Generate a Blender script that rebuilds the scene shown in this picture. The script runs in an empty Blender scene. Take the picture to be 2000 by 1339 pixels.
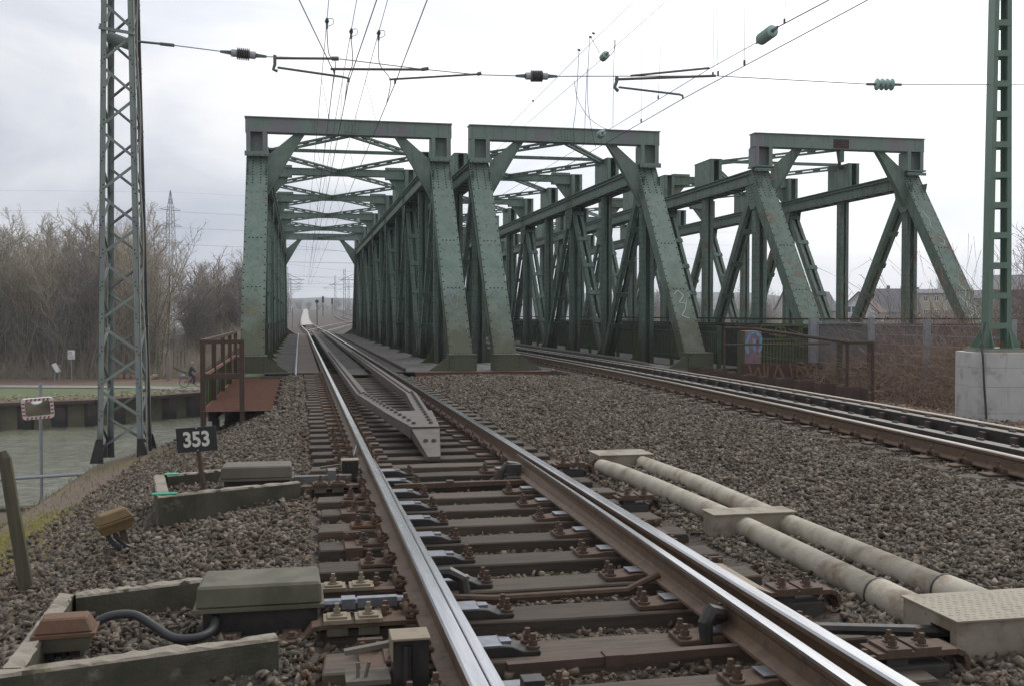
import bpy, bmesh, math, random
import numpy as np
from mathutils import Vector, Matrix
R = math.radians
random.seed(7); rng = np.random.default_rng(7)
C = bpy.context.scene.collection
S = bpy.context.scene

# ------------------------------------------------------------------ camera, sky, sun, exposure
FPX = 2030.0; YAW = R(11.55); HC = 1.32
cam = bpy.data.objects.new('camera', bpy.data.cameras.new('camera')); C.objects.link(cam)
cam.location = (0, 0, HC); cam.rotation_euler = (R(90 - 1.54), 0, -YAW)
cam.data.sensor_width = 36; cam.data.lens = FPX / 2000 * 36
cam.data.clip_start = .05; cam.data.clip_end = 6000
S.camera = cam
SUN_EL, SUN_AZ = R(44), R(42)          # azimuth clockwise from +Y (the track direction)
W = bpy.data.worlds.new('World'); S.world = W; W.use_nodes = True
nt = W.node_tree; N = nt.nodes; Lk = nt.links; N.clear()
def wn(t, **k):
    n = N.new(t)
    for a, b in k.items(): setattr(n, a, b)
    return n
out = wn('ShaderNodeOutputWorld'); bg = wn('ShaderNodeBackground')
sky = wn('ShaderNodeTexSky'); sky.sky_type = 'NISHITA'; sky.sun_disc = False
sky.sun_elevation = SUN_EL; sky.sun_rotation = SUN_AZ; sky.air_density = 1.2; sky.dust_density = 3
tc = wn('ShaderNodeTexCoord'); mp = wn('ShaderNodeMapping'); mp.inputs['Scale'].default_value = (1.0, 1.0, 2.6)
Lk.new(tc.outputs['Generated'], mp.inputs[0])
no = wn('ShaderNodeTexNoise'); no.inputs['Scale'].default_value = 3.0; no.inputs['Detail'].default_value = 8; no.inputs['Roughness'].default_value = .52; no.inputs['Distortion'].default_value = .5
Lk.new(mp.outputs[0], no.inputs['Vector'])
cr = wn('ShaderNodeValToRGB'); e = cr.color_ramp.elements
e[0].position = .37; e[0].color = (.55, .59, .685, 1); e[1].position = .63; e[1].color = (1.0, 1.0, .995, 1)
m_ = e.new(.50); m_.color = (.77, .795, .86, 1)
Lk.new(no.outputs['Fac'], cr.inputs[0])
dp = wn('ShaderNodeVectorMath', operation='DOT_PRODUCT')
sd = (math.sin(SUN_AZ) * math.cos(SUN_EL), math.cos(SUN_AZ) * math.cos(SUN_EL), math.sin(SUN_EL))
nv = wn('ShaderNodeVectorMath', operation='NORMALIZE'); Lk.new(tc.outputs['Generated'], nv.inputs[0])
Lk.new(nv.outputs[0], dp.inputs[0]); dp.inputs[1].default_value = sd
mr = wn('ShaderNodeMapRange', interpolation_type='SMOOTHSTEP'); mr.inputs[1].default_value = .50; mr.inputs[2].default_value = .95; mr.inputs[3].default_value = 0; mr.inputs[4].default_value = .8
Lk.new(dp.outputs['Value'], mr.inputs[0])
ad = wn('ShaderNodeMix', data_type='RGBA', blend_type='ADD'); ad.inputs[0].default_value = 1
Lk.new(cr.outputs[0], ad.inputs[6]); Lk.new(mr.outputs[0], ad.inputs[7])
sc_ = wn('ShaderNodeMix', data_type='RGBA', blend_type='MULTIPLY'); sc_.inputs[0].default_value = 1; sc_.inputs[7].default_value = (.1, .1, .1, 1)
Lk.new(sky.outputs[0], sc_.inputs[6])
mx = wn('ShaderNodeMix', data_type='RGBA'); mx.inputs[0].default_value = .93
Lk.new(sc_.outputs[2], mx.inputs[6]); Lk.new(ad.outputs[2], mx.inputs[7])
Lk.new(mx.outputs[2], bg.inputs[0]); bg.inputs[1].default_value = 1.0; Lk.new(bg.outputs[0], out.inputs[0])
sun = bpy.data.objects.new('sun', bpy.data.lights.new('sun', 'SUN')); C.objects.link(sun)
sun.data.energy = 1.5; sun.data.angle = R(22); sun.data.color = (1, .97, .92)
sun.rotation_euler = (R(90) - SUN_EL, 0, math.pi - SUN_AZ)
sun.location = (10, -5, 30)
S.render.engine = 'CYCLES'; S.cycles.use_denoising = True
S.cycles.max_bounces = 6; S.cycles.diffuse_bounces = 3; S.cycles.glossy_bounces = 3; S.cycles.transmission_bounces = 6; S.cycles.volume_bounces = 0; S.cycles.transparent_max_bounces = 8
S.view_settings.view_transform = 'Standard'; S.view_settings.look = 'None'; S.view_settings.gamma = 1; S.view_settings.exposure = 0
S.view_settings.use_curve_mapping = False

# ------------------------------------------------------------------ helpers
ct, st = math.cos(YAW), math.sin(YAW)
def PZ(u, v, z):
    d = FPX * (HC - z) / (v - 615.0); k = (u - 1000) / FPX
    return Vector((d * (k * ct + st), d * (ct - k * st), z))
def PY(u, v, y):
    k = (u - 1000) / FPX; d = y / (ct - k * st)
    return Vector((d * (k * ct + st), y, HC + (615.0 - v) / FPX * d))
def PD(u, v, d):
    k = (u - 1000) / FPX
    return Vector((d * (k * ct + st), d * (ct - k * st), HC + (615.0 - v) / FPX * d))
def uv_of(x, y, z):
    d = y * ct + x * st; la = x * ct - y * st
    return 1000 + FPX * la / d, 615 + FPX * (HC - z) / d, d
ORG = {}
def tag(o, label=None, cat=None, group=None, kind=None):
    if label: o['label'] = label
    if cat: o['category'] = cat
    if group: o['group'] = group
    if kind: o['kind'] = kind
    return o
def thing(name, loc, label, cat, group=None):
    o = bpy.data.objects.new(name, None); C.objects.link(o); o.location = loc
    o.empty_display_size = .2
    ORG[o.name] = Vector(loc); return tag(o, label, cat, group)
def inst(name, me, parent=None, loc=(0, 0, 0), rot=(0, 0, 0), scale=None):
    """object sharing mesh data; loc in the parent's local coordinates"""
    o = bpy.data.objects.new(name, me); C.objects.link(o); o.location = loc; o.rotation_euler = rot
    if scale: o.scale = scale
    if parent: o.parent = parent
    return o
class MB:
    def __init__(s): s.v = []; s.f = []; s.m = []
    def add(s, vs, fs, mi=0):
        b = len(s.v); s.v += [tuple(p) for p in vs]; s.f += [tuple(b + i for i in f) for f in fs]; s.m += [mi] * len(fs); return s
    def hexa(s, p, mi=0):
        return s.add(p, [(0, 3, 2, 1), (4, 5, 6, 7), (0, 1, 5, 4), (1, 2, 6, 5), (2, 3, 7, 6), (3, 0, 4, 7)], mi)
    def box(s, x0, x1, y0, y1, z0, z1, mi=0):
        return s.hexa([(x0, y0, z0), (x1, y0, z0), (x1, y1, z0), (x0, y1, z0), (x0, y0, z1), (x1, y0, z1), (x1, y1, z1), (x0, y1, z1)], mi)
    def frame(s, p0, p1, up):
        a = (Vector(p1) - Vector(p0)).normalized(); sd_ = a.cross(Vector(up))
        if sd_.length < 1e-4: sd_ = a.cross(Vector((1, 0, 0)))
        sd_.normalize(); u = sd_.cross(a); return a, sd_, u
    def bar(s, p0, p1, w, h, up=(0, 0, 1), ox=0, oz=0, w1=None, h1=None, mi=0):
        a, sd_, u = s.frame(p0, p1, up); p0 = Vector(p0); p1 = Vector(p1); q = []
        for p, ww, hh in ((p0, w, h), (p1, w if w1 is None else w1, h if h1 is None else h1)):
            for sx, sz in ((-1, -1), (1, -1), (1, 1), (-1, 1)):
                q.append(p + sd_ * (ox + sx * ww / 2) + u * (oz + sz * hh / 2))
        return s.hexa(q, mi)
    def tube(s, pts, r, n=6, mi=0, cap=True):
        pts = [Vector(p) for p in pts]; k = len(pts); rs = r if isinstance(r, (list, tuple)) else [r] * k
        vs = []; fs = []; ref = None
        for i, p in enumerate(pts):
            t = (pts[min(i + 1, k - 1)] - pts[max(i - 1, 0)])
            if t.length < 1e-9: t = Vector((0, 0, 1))
            t.normalize()
            if ref is None:
                ref = t.cross(Vector((0, 0, 1)))
                if ref.length < .05: ref = t.cross(Vector((1, 0, 0)))
            else: ref = ref - t * ref.dot(t)
            ref.normalize(); b = t.cross(ref)
            for j in range(n):
                a = 2 * math.pi * j / n; vs.append(p + (ref * math.cos(a) + b * math.sin(a)) * rs[i])
        for i in range(k - 1):
            for j in range(n):
                fs.append((i * n + j, i * n + (j + 1) % n, (i + 1) * n + (j + 1) % n, (i + 1) * n + j))
        if cap: fs += [tuple(range(n - 1, -1, -1)), tuple(range((k - 1) * n, k * n))]
        return s.add(vs, fs, mi)
    def cyl(s, p0, p1, r, n=8, r1=None, mi=0): return s.tube([p0, p1], [r, r if r1 is None else r1], n, mi)
    def prism(s, poly, off, mi=0):
        """poly: list of 3-D points; off: extrusion vector"""
        n = len(poly); off = Vector(off); a = [Vector(p) for p in poly]
        return s.add(a + [p + off for p in a], [tuple(range(n - 1, -1, -1)), tuple(range(n, 2 * n))] + [(i, (i + 1) % n, n + (i + 1) % n, n + i) for i in range(n)], mi)
    def sweep(s, prof, path, mats=None, rights=None):
        """prof: closed list (x,z); path: 3-D points; x of the profile is to the right of travel"""
        k = len(path); n = len(prof(0)) if callable(prof) else len(prof); vs = []
        for i, p in enumerate(path):
            p = Vector(p); t = Vector(path[min(i + 1, k - 1)]) - Vector(path[max(i - 1, 0)]); t.z = 0; t.normalize()
            r = Vector((t.y, -t.x, 0)); pr = prof if not callable(prof) else prof(i)
            vs += [p + r * a + Vector((0, 0, b)) for a, b in pr]
        b0 = len(s.v); s.v += [tuple(p) for p in vs]
        for i in range(k - 1):
            for j in range(n):
                s.f.append((b0 + i * n + j, b0 + (i + 1) * n + j, b0 + (i + 1) * n + (j + 1) % n, b0 + i * n + (j + 1) % n)); s.m.append(mats[j] if mats else 0)
        s.f += [tuple(b0 + j for j in range(n)), tuple(b0 + (k - 1) * n + j for j in range(n - 1, -1, -1))]; s.m += [0, 0]
        return s
    def rivet(s, p, n, r=.026, h=.020):
        n = Vector(n).normalized(); a = n.orthogonal().normalized(); b = n.cross(a); p = Vector(p); vs = []
        for rr, hh in ((r, 0), (r * .55, h)):
            for j in range(6):
                t = j * math.pi / 3; vs.append(p + (a * math.cos(t) + b * math.sin(t)) * rr + n * hh)
        return s.add(vs, [(j, (j + 1) % 6, 6 + (j + 1) % 6, 6 + j) for j in range(6)] + [(6, 7, 8, 9, 10, 11)])
    def mesh(s, name, mats, off=(0, 0, 0), smooth=False):
        me = bpy.data.meshes.new(name); o = Vector(off)
        me.from_pydata([(x - o.x, y - o.y, z - o.z) for x, y, z in s.v], [], s.f)
        if not isinstance(mats, (list, tuple)): mats = [mats]
        for m in mats: me.materials.append(m)
        if len(mats) > 1: me.polygons.foreach_set('material_index', s.m)
        if smooth: me.polygons.foreach_set('use_smooth', [True] * len(s.f))
        me.update(); return me
    def build(s, name, mats, parent=None, smooth=False, kind=None, label=None):
        off = ORG.get(parent.name, Vector((0, 0, 0))) if parent else Vector((0, 0, 0))
        o = bpy.data.objects.new(name, s.mesh(name, mats, off, smooth)); C.objects.link(o)
        if parent: o.parent = parent
        ORG[o.name] = off
        if kind: o['kind'] = kind
        if label: o['label'] = label
        return o
def recalc(o):
    bm = bmesh.new(); bm.from_mesh(o.data); bmesh.ops.recalc_face_normals(bm, faces=bm.faces); bm.to_mesh(o.data); bm.free(); return o
def bevel(o, w=.01, seg=1):
    bm = bmesh.new(); bm.from_mesh(o.data); bmesh.ops.recalc_face_normals(bm, faces=bm.faces)
    bmesh.ops.bevel(bm, geom=[e for e in bm.edges], offset=w, segments=seg, affect='EDGES', clamp_overlap=True); bm.to_mesh(o.data); bm.free(); return o
def bevmesh(me, w=.008):
    bm = bmesh.new(); bm.from_mesh(me); bmesh.ops.recalc_face_normals(bm, faces=bm.faces)
    bmesh.ops.bevel(bm, geom=list(bm.edges), offset=w, segments=1, affect='EDGES', clamp_overlap=True); bm.to_mesh(me); bm.free(); return me

# ------------------------------------------------------------------ materials
def mat(name, c1, c2=None, scale=6, rough=.65, metal=0, bump=0, bscale=60, c3=None, s3=2.5, t3=(.55, .68), stretch=(1, 1, 1),
        rnd=0, island=0, moss=None, spec=.4, s2=None, streak=None, rustc=None):
    m = bpy.data.materials.new(name); m.use_nodes = True; t = m.node_tree; nd = t.nodes; lk = t.links
    b = nd['Principled BSDF']; b.inputs['Roughness'].default_value = rough; b.inputs['Metallic'].default_value = metal
    b.inputs['Specular IOR Level'].default_value = spec
    geo = nd.new('ShaderNodeNewGeometry'); mp = nd.new('ShaderNodeMapping'); mp.inputs['Scale'].default_value = stretch
    lk.new(geo.outputs['Position'], mp.inputs[0])
    def noise(sc, det=5, ro=.6, src=mp):
        n = nd.new('ShaderNodeTexNoise'); n.inputs['Scale'].default_value = sc; n.inputs['Detail'].default_value = det; n.inputs['Roughness'].default_value = ro
        lk.new(src.outputs[0], n.inputs['Vector']); return n.outputs['Fac']
    def ramp(fac, a, bb):
        r = nd.new('ShaderNodeMapRange'); r.inputs[1].default_value = a; r.inputs[2].default_value = bb; lk.new(fac, r.inputs[0]); return r.outputs[0]
    def mix(f, a, bb, bl='MIX'):
        x = nd.new('ShaderNodeMix'); x.data_type = 'RGBA'; x.blend_type = bl
        if isinstance(f, (int, float)): x.inputs[0].default_value = f
        else: lk.new(f, x.inputs[0])
        for i, q in ((6, a), (7, bb)):
            if isinstance(q, tuple): x.inputs[i].default_value = (*q, 1)
            else: lk.new(q, x.inputs[i])
        return x.outputs[2]
    col = (c1)
    if c2: col = mix(ramp(noise(scale), .34, .66), c1, c2)
    if streak:   # vertical water runs: colour, strength
        mp2 = nd.new('ShaderNodeMapping'); mp2.inputs['Scale'].default_value = (7, 7, .5); lk.new(geo.outputs['Position'], mp2.inputs[0])
        col = mix(ramp(noise(1.6, 4, .6, mp2), streak[1], streak[1] + .22), col, streak[0])
    if c3: col = mix(ramp(noise(s3, 6, .65), *t3), col, c3)
    if rustc: col = mix(ramp(noise(6, 7, .7), .655, .72), col, rustc)
    if moss:     # growth from the ground upwards: colour, height where it ends, ragged edge
        sx = nd.new('ShaderNodeSeparateXYZ'); lk.new(geo.outputs['Position'], sx.inputs[0])
        a1 = nd.new('ShaderNodeMath'); a1.operation = 'MULTIPLY_ADD'; lk.new(noise(1.3, 5), a1.inputs[0]); a1.inputs[1].default_value = moss[2] * 5; lk.new(sx.outputs['Z'], a1.inputs[2])
        r = nd.new('ShaderNodeMapRange'); r.inputs[1].default_value = moss[1] + moss[2] * 2.5 - moss[2]; r.inputs[2].default_value = moss[1] + moss[2] * 2.5 + moss[2]; r.inputs[3].default_value = .85; r.inputs[4].default_value = 0
        lk.new(a1.outputs[0], r.inputs[0]); col = mix(r.outputs[0], col, moss[0])
    if rnd or island:
        src = nd.new('ShaderNodeObjectInfo').outputs['Random'] if rnd else geo.outputs['Random Per Island']
        k = rnd or island
        mr_ = nd.new('ShaderNodeMapRange'); mr_.inputs[3].default_value = 1 - k; mr_.inputs[4].default_value = 1 + k; lk.new(src, mr_.inputs[0])
        cmb = nd.new('ShaderNodeCombineXYZ'); [lk.new(mr_.outputs[0], cmb.inputs[i]) for i in range(3)]
        col = mix(1.0, col, cmb.outputs[0], 'MULTIPLY')
    if isinstance(col, tuple): b.inputs['Base Color'].default_value = (*col, 1)
    else: lk.new(col, b.inputs['Base Color'])
    if bump:
        bp = nd.new('ShaderNodeBump'); bp.inputs['Strength'].default_value = bump; bp.inputs['Distance'].default_value = .02
        lk.new(noise(bscale, 4), bp.inputs['Height']); lk.new(bp.outputs[0], b.inputs['Normal'])
    if c2 and metal < .5:
        rr = nd.new('ShaderNodeMapRange'); rr.inputs[3].default_value = rough - .1; rr.inputs[4].default_value = min(1, rough + .14); lk.new(noise(scale * 2.3), rr.inputs[0]); lk.new(rr.outputs[0], b.inputs['Roughness'])
    return m
M = {}
MOSS = (.085, .088, .022)
M['green'] = mat('green_paint', (.136, .196, .155), (.186, .245, .200), 3.0, .55, c3=(.175, .170, .165), s3=1.3, t3=(.58, .68), bump=.10, bscale=25, moss=((.068, .066, .030), 1.5, .8), streak=((.066, .092, .068), .55), rustc=(.09, .07, .045))
M['green_mid'] = mat('green_paint_mid', (.078, .126, .098), (.115, .170, .134), 2.5, .6, c3=(.075, .058, .045), s3=2.6, t3=(.58, .70), bump=.12, bscale=25, moss=((.050, .045, .032), .8, .8), streak=((.046, .058, .043), .52), rustc=(.10, .052, .032))
M['green_beam'] = mat('green_paint_beam', (.152, .216, .178), (.196, .256, .216), 2.0, .55, c3=(.20, .19, .20), s3=1.1, t3=(.50, .60), bump=.08, bscale=20, streak=((.08, .10, .075), .56), rustc=(.11, .07, .05))
M['green_rust'] = mat('green_paint_rusting', (.122, .178, .140), (.172, .228, .184), 2.6, .6, c3=(.175, .11, .078), s3=1.9, t3=(.56, .68), bump=.15, bscale=25, streak=((.075, .082, .06), .53), rustc=(.12, .062, .04))
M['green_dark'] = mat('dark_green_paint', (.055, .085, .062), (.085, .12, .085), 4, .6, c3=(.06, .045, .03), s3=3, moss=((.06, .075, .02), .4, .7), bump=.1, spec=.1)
M['mast_green'] = mat('mast_green_paint', (.19, .23, .208), (.235, .275, .25), 3, .55, c3=(.22, .225, .24), s3=1.8, t3=(.5, .62), moss=((.04, .045, .05), -.75, .12))
M['mast_new'] = mat('fresh_green_paint', (.125, .20, .15), (.14, .215, .165), 3, .45)
M['rivet'] = mat('rivet', (.035, .05, .04), (.06, .075, .06), 8, .6)
M['rail'] = mat('rail_rust', (.108, .066, .038), (.150, .096, .058), 14, .62, c3=(.06, .045, .036), s3=9, bump=.15, bscale=120, spec=.5)
M['steel'] = mat('worn_rail_top', (.46, .46, .47), (.60, .60, .60), 30, .20, metal=1, stretch=(1, .06, 1))
M['steel2'] = mat('dull_rail_top', (.34, .29, .24), (.44, .39, .33), 30, .32, metal=.85, stretch=(1, .06, 1))
M['slide'] = mat('slide_plate_steel', (.17, .18, .20), (.27, .28, .31), 20, .35, metal=.6)
M['oil'] = mat('oily_black_steel', (.020, .020, .020), (.05, .042, .036), 10, .45)  # also carries painted shade on guard beam sides and motor housings
M['rust'] = mat('brown_rust', (.082, .050, .034), (.112, .068, .043), 16, .75, c3=(.055, .040, .032), s3=11, bump=.25, bscale=160)
M['rustred'] = mat('red_rust', (.150, .068, .043), (.195, .095, .062), 9, .75, c3=(.12, .06, .045), s3=3, bump=.15, bscale=90)
M['rustdark'] = mat('dark_red_rust', (.062, .038, .029), (.086, .052, .038), 7, .72, c3=(.06, .04, .035), s3=4, bump=.15, bscale=70)
M['rustorange'] = mat('orange_rust', (.15, .075, .03), (.10, .055, .03), 12, .8, bump=.2, bscale=120)
M['sleeper'] = mat('tarred_timber', (.050, .039, .029), (.090, .069, .051), 5, .8, stretch=(.8, 9, 9), rnd=.32, c3=(.115, .064, .032), s3=2.2, t3=(.58, .74), bump=.35, bscale=22)
M['guard'] = mat('brown_painted_steel', (.072, .060, .049), (.108, .090, .074), 6, .6, c3=(.085, .052, .032), s3=5, t3=(.52, .66), bump=.15, bscale=50, streak=None, rustc=(.11, .06, .03))
M['guard_rusty'] = mat('guard_worn', (.095, .085, .074), (.135, .112, .085), 5, .55, c3=(.22, .12, .05), s3=5, t3=(.6, .7))
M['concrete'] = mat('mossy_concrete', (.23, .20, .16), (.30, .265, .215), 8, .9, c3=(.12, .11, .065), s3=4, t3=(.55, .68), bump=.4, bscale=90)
M['conc_side'] = mat('algae_concrete', (.052, .050, .034), (.092, .085, .060), 5, .9, c3=(.17, .155, .125), s3=4, t3=(.62, .72), bump=.4, bscale=70)  # darker tone for concrete sides and abutments
M['conc_new'] = mat('pale_concrete', (.44, .435, .425), (.52, .515, .50), 2.5, .85, c3=(.27, .265, .25), s3=3.2, t3=(.56, .7), bump=.2, bscale=40, streak=((.28, .275, .26), .6))
M['conc_pipe'] = mat('weathered_pipe', (.33, .295, .23), (.42, .385, .315), 7, .8, c3=(.22, .165, .11), s3=4.5, t3=(.50, .68), bump=.25, bscale=60, rustc=(.16, .13, .095))
M['conc_box'] = mat('weathered_box', (.23, .20, .15), (.29, .255, .195), 6, .7, c3=(.15, .11, .07), s3=5, t3=(.50, .66), bump=.15, rustc=(.12, .085, .055))
M['motor'] = mat('olive_motor_paint', (.085, .080, .052), (.122, .113, .078), 5, .65, c3=(.075, .07, .042), s3=4, t3=(.5, .62), bump=.12)
M['motor2'] = mat('dull_brown_paint', (.105, .089, .069), (.135, .116, .092), 5, .7, c3=(.11, .10, .08), s3=4)
M['beige'] = mat('dusty_beige_metal', (.20, .162, .108), (.24, .198, .138), 7, .65, c3=(.16, .11, .07), s3=12)
M['yellowbox'] = mat('yellowed_box', (.17, .115, .04), (.13, .085, .045), 12, .7, c3=(.12, .085, .05), s3=14, bump=.2)
M['cable'] = mat('black_rubber', (.035, .036, .038), None, rough=.5)
M['black'] = mat('black_sign', (.022, .024, .023), None, rough=.5)
M['white'] = mat('off_white_paint', (.80, .79, .76), (.74, .73, .70), 20, .6)
M['red'] = mat('red_paint', (.45, .045, .04), None, rough=.5)
M['grey'] = mat('galvanised_steel', (.27, .29, .31), (.33, .35, .37), 8, .5, metal=.3)
M['wire'] = mat('wire', (.09, .085, .085), None, rough=.6)
M['wirethin'] = mat('thin_wire', (.16, .16, .165), None, rough=.6)
M['armbrown'] = mat('arm_tube', (.12, .095, .08), (.16, .13, .115), 10, .55)
M['armgreen'] = mat('arm_tube_green', (.10, .125, .12), (.14, .165, .155), 10, .55)
M['porcelain'] = mat('grey_porcelain', (.10, .088, .08), None, rough=.3)
M['inscap'] = mat('insulator_cap', (.36, .39, .41), (.42, .45, .47), 20, .5)
M['deck'] = mat('grey_deck_plate', (.125, .118, .108), (.165, .155, .142), 5, .65, c3=(.09, .075, .06), s3=3, rnd=.12, bump=.3, bscale=50)
M['deckbrown'] = mat('brown_deck_plate', (.10, .078, .062), (.13, .102, .082), 4, .75, c3=(.07, .055, .045), s3=3, rnd=.1, bump=.2, spec=.15)
M['deckdark'] = mat('black_deck_plate', (.050, .046, .042), (.075, .068, .060), 4, .75, rnd=.15, bump=.15, spec=.15)
M['wood'] = mat('weathered_wood', (.070, .064, .038), (.105, .094, .060), 5, .85, stretch=(8, 8, .6), c3=(.055, .055, .03), s3=4, bump=.4, bscale=20)
M['bark'] = mat('bark', (.19, .165, .11), (.235, .205, .145), 3, .9)
M['twig'] = mat('twigs', (.345, .295, .215), (.41, .355, .27), .8, .9, rnd=.2)
M['twigred'] = mat('red_brown_twigs', (.29, .225, .17), (.345, .275, .21), .9, .9, rnd=.18)
M['twiggrey'] = mat('grey_twigs', (.23, .205, .18), (.28, .255, .225), .9, .9, rnd=.18)
M['conifer'] = mat('conifer', (.045, .06, .035), (.07, .08, .05), 2, .9)
M['bramble'] = mat('bramble', (.20, .125, .092), (.30, .21, .155), 5, .85, island=.4)
M['straw'] = mat('straw', (.24, .185, .12), (.16, .115, .075), 6, .85, island=.35)
M['stone'] = mat('ballast_stone', (.112, .090, .067), (.162, .136, .104), 9, .85, c3=(.098, .070, .049), s3=2.2, t3=(.5, .64), island=.55, bump=.3, bscale=90)
M['stone_rusty'] = mat('rust_stained_stone', (.102, .078, .055), (.150, .122, .092), 9, .85, c3=(.098, .058, .034), s3=1.6, t3=(.45, .6), island=.5, bump=.3, bscale=90)
M['stonegrey'] = mat('grey_stone', (.17, .165, .155), (.23, .22, .205), 9, .85, island=.45, bump=.3, bscale=90)
def ground_mats():
    g = {}
    g['ballast'] = mat('ballast_bed', (.048, .040, .032), (.10, .082, .066), 26, .95, c3=(.13, .108, .086), s3=18, t3=(.56, .62), bump=.9, bscale=32)
    g['soil'] = mat('bank_soil', (.10, .075, .052), (.15, .118, .08), 7, .95, c3=(.125, .115, .025), s3=1.3, t3=(.52, .64), bump=.6, bscale=18)
    g['litter'] = mat('leaf_litter', (.115, .072, .05), (.175, .12, .085), 4, .95, c3=(.13, .125, .06), s3=.7, t3=(.58, .68), bump=.6, bscale=14)
    g['grass'] = mat('mown_grass', (.090, .118, .045), (.125, .145, .065), 2, .95, c3=(.19, .155, .10), s3=.9, t3=(.56, .70), bump=.4, bscale=14)
    g['verge'] = mat('leafy_verge', (.20, .17, .115), (.13, .13, .06), 3.2, .95, bump=.5, bscale=14)
    g['field'] = mat('far_ground', (.10, .092, .07), (.14, .125, .095), .05, .95)
    return g
GM = ground_mats()
# ------------------------------------------------------------------ terrain
def lerp(x, xs, ys): return np.interp(x, xs, ys)
WALL = [(-90, 52), (-17.75, 67.7), (-12.6, 69.2), (-6.56, 74.6), (-4, 76.4), (60, 78), (400, 80)]
def ywall(x): return np.interp(x, [p[0] for p in WALL], [p[1] for p in WALL])
BR0 = 28.5
WATER_Z = -5.6
def railrise(y): return np.interp(y, [0, 105, 170, 260, 420, 900, 3000], [0, 0, .35, 1.5, 3.6, 6, 10])
def H(x, y):
    x = np.asarray(x, float); y = np.asarray(y, float)
    # near side: plateau, left shoulder, bank
    z = np.where((x > 0.05) & (x < 2.7), -.275, -.225)
    z = np.where((x >= 2.7) & (x < 6.2), -.225 + .05 * np.sin(np.clip((x - 2.7) / 3.5, 0, 1) * np.pi), z)
    z = np.where(x > 9.6, -.225 - np.clip((x - 9.6) / 1.2, 0, 1) * .55, z)
    z = np.where(x > 20, -.78 - np.clip((x - 24) / 12, 0, 1) * 2.4, z)
    xs = lerp(y, [0, 10, 17.5, 40], [-1.35, -1.3, -.35, -.35]); gr = lerp(y, [0, 11, 17, 40], [.27, .30, .28, .28])
    z = z - .13 * np.clip(.1 - x, 0, 1.4)
    xc = lerp(y, [0, 14, 19, 40], [-3.4, -3.4, -3.5, -3.5])
    left = -.235 - .13 * np.clip(.1 - x, 0, 1.4) - gr * np.clip(xs - x, 0, None) - (1 / 1.5 - gr).clip(0) * np.clip(xc - x, 0, None)
    left = left - np.clip(y - 19.4, 0, 4) * 1.0 * np.clip((-.45 - x) / 1.3, 0, 1) * np.clip((x + 14) / 4, 0, 1)
    z = np.where(x < xs, left, z)
    z = np.where((x > -1.15) & (x < .02) & (y > 4.55) & (y < 5.83), -.245, z); z = np.where((x > -1.17) & (x < -.05) & (y > 8.85) & (y < 10.1), -.25, z)
    z = z - .08 * np.clip((4.55 - y) / .3, 0, 1) * np.clip((.12 - x) / .2, 0, 1)
    z = z - np.where((x > 2.4) & (x < 7.3), .15 * np.clip((y - 25.2) / 2.4, 0, 1), 0)
    near = np.maximum(z, -4.6)
    # far side
    yw = ywall(x)
    bank = -4.15 + np.clip((y - yw) * .035, 0, .25) + np.clip((y - 92) * .03, 0, .8)
    lvl = -.30 + railrise(y)
    emb = lvl - np.clip(np.maximum(-3.2 - x, x - 30), 0, None) / 1.6
    far = np.where(y > 84.4, np.maximum(bank, emb), bank)
    far = np.where(x > 30, np.maximum(far, -3.2), far)
    return np.where(y < 28.0, near, np.where(y < 34, -4.6, np.where(y < yw, -7.2, far)))
def warp(x, y):
    w = np.interp(y, [40, 69.98, 70.02, 86, 110], [0, 1, 1, .0, 0]); return y + (ywall(x) - 70) * w
gx = np.unique(np.concatenate([np.linspace(-1200, -70, 16), np.linspace(-70, -14, 40), np.linspace(-14, -4, 26), np.linspace(-4, 13, 120), np.linspace(13, 36, 40), np.linspace(36, 90, 20), np.linspace(90, 1200, 16)]))
gy = np.unique(np.concatenate([np.linspace(-60, 1, 12), np.linspace(1, 27.98, 150), [28.0], np.linspace(29, 33.9, 4), [33.98, 34.0], np.linspace(36, 69, 12), [69.96, 70.04], np.linspace(71, 84.3, 18), [84.38, 84.42], np.linspace(86, 130, 30), np.linspace(135, 420, 40), np.linspace(450, 1290, 12)]))
XX, YY = np.meshgrid(gx, gy); YW = warp(XX, YY)
# heights are asked on the side of the quay line the grid row belongs to
ZZ = H(XX, np.where(YY < 69.99, np.minimum(YW, ywall(XX) - .02), np.where(YY < 86, np.maximum(YW, ywall(XX) + .02), YW)))
nx, ny = len(gx), len(gy)
vv = np.stack([XX, YW, ZZ], -1).reshape(-1, 3)
ii = np.arange((ny - 1) * nx).reshape(ny - 1, nx)[:, :-1].ravel()
ff = np.stack([ii, ii + 1, ii + 1 + nx, ii + nx], -1)
me = bpy.data.meshes.new('ground'); me.from_pydata(vv.tolist(), [], ff.tolist())
names = ['ballast', 'soil', 'litter', 'grass', 'verge', 'field']
for k in names: me.materials.append(GM[k])
cx_ = vv[ff].mean(1); X_, Y_ = cx_[:, 0], cx_[:, 1]; mi = np.full(len(ff), 5)
nearm = Y_ < 28; xs_ = lerp(Y_, [0, 8, 10, 17.5, 40], [-1.9, -1.9, -1.9, -1.2, -1.0])
mi[nearm & (X_ > xs_)] = 0; mi[nearm & (X_ <= xs_)] = 1; mi[nearm & (X_ > 9.9)] = 2; mi[(Y_ >= 28) & (Y_ < 36)] = 1
dw = Y_ - ywall(X_); farm = (Y_ > 60) & (Y_ < 140)
mi[farm & (dw < 3.3)] = 4; mi[farm & (dw >= 3.3)] = 3; mi[farm & (Y_ > 82.5)] = 2; mi[(Y_ > 84.4) & (X_ > -3.4) & (X_ < 24) & (Y_ < 700)] = 0
me.polygons.foreach_set('material_index', mi); me.update()
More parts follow.
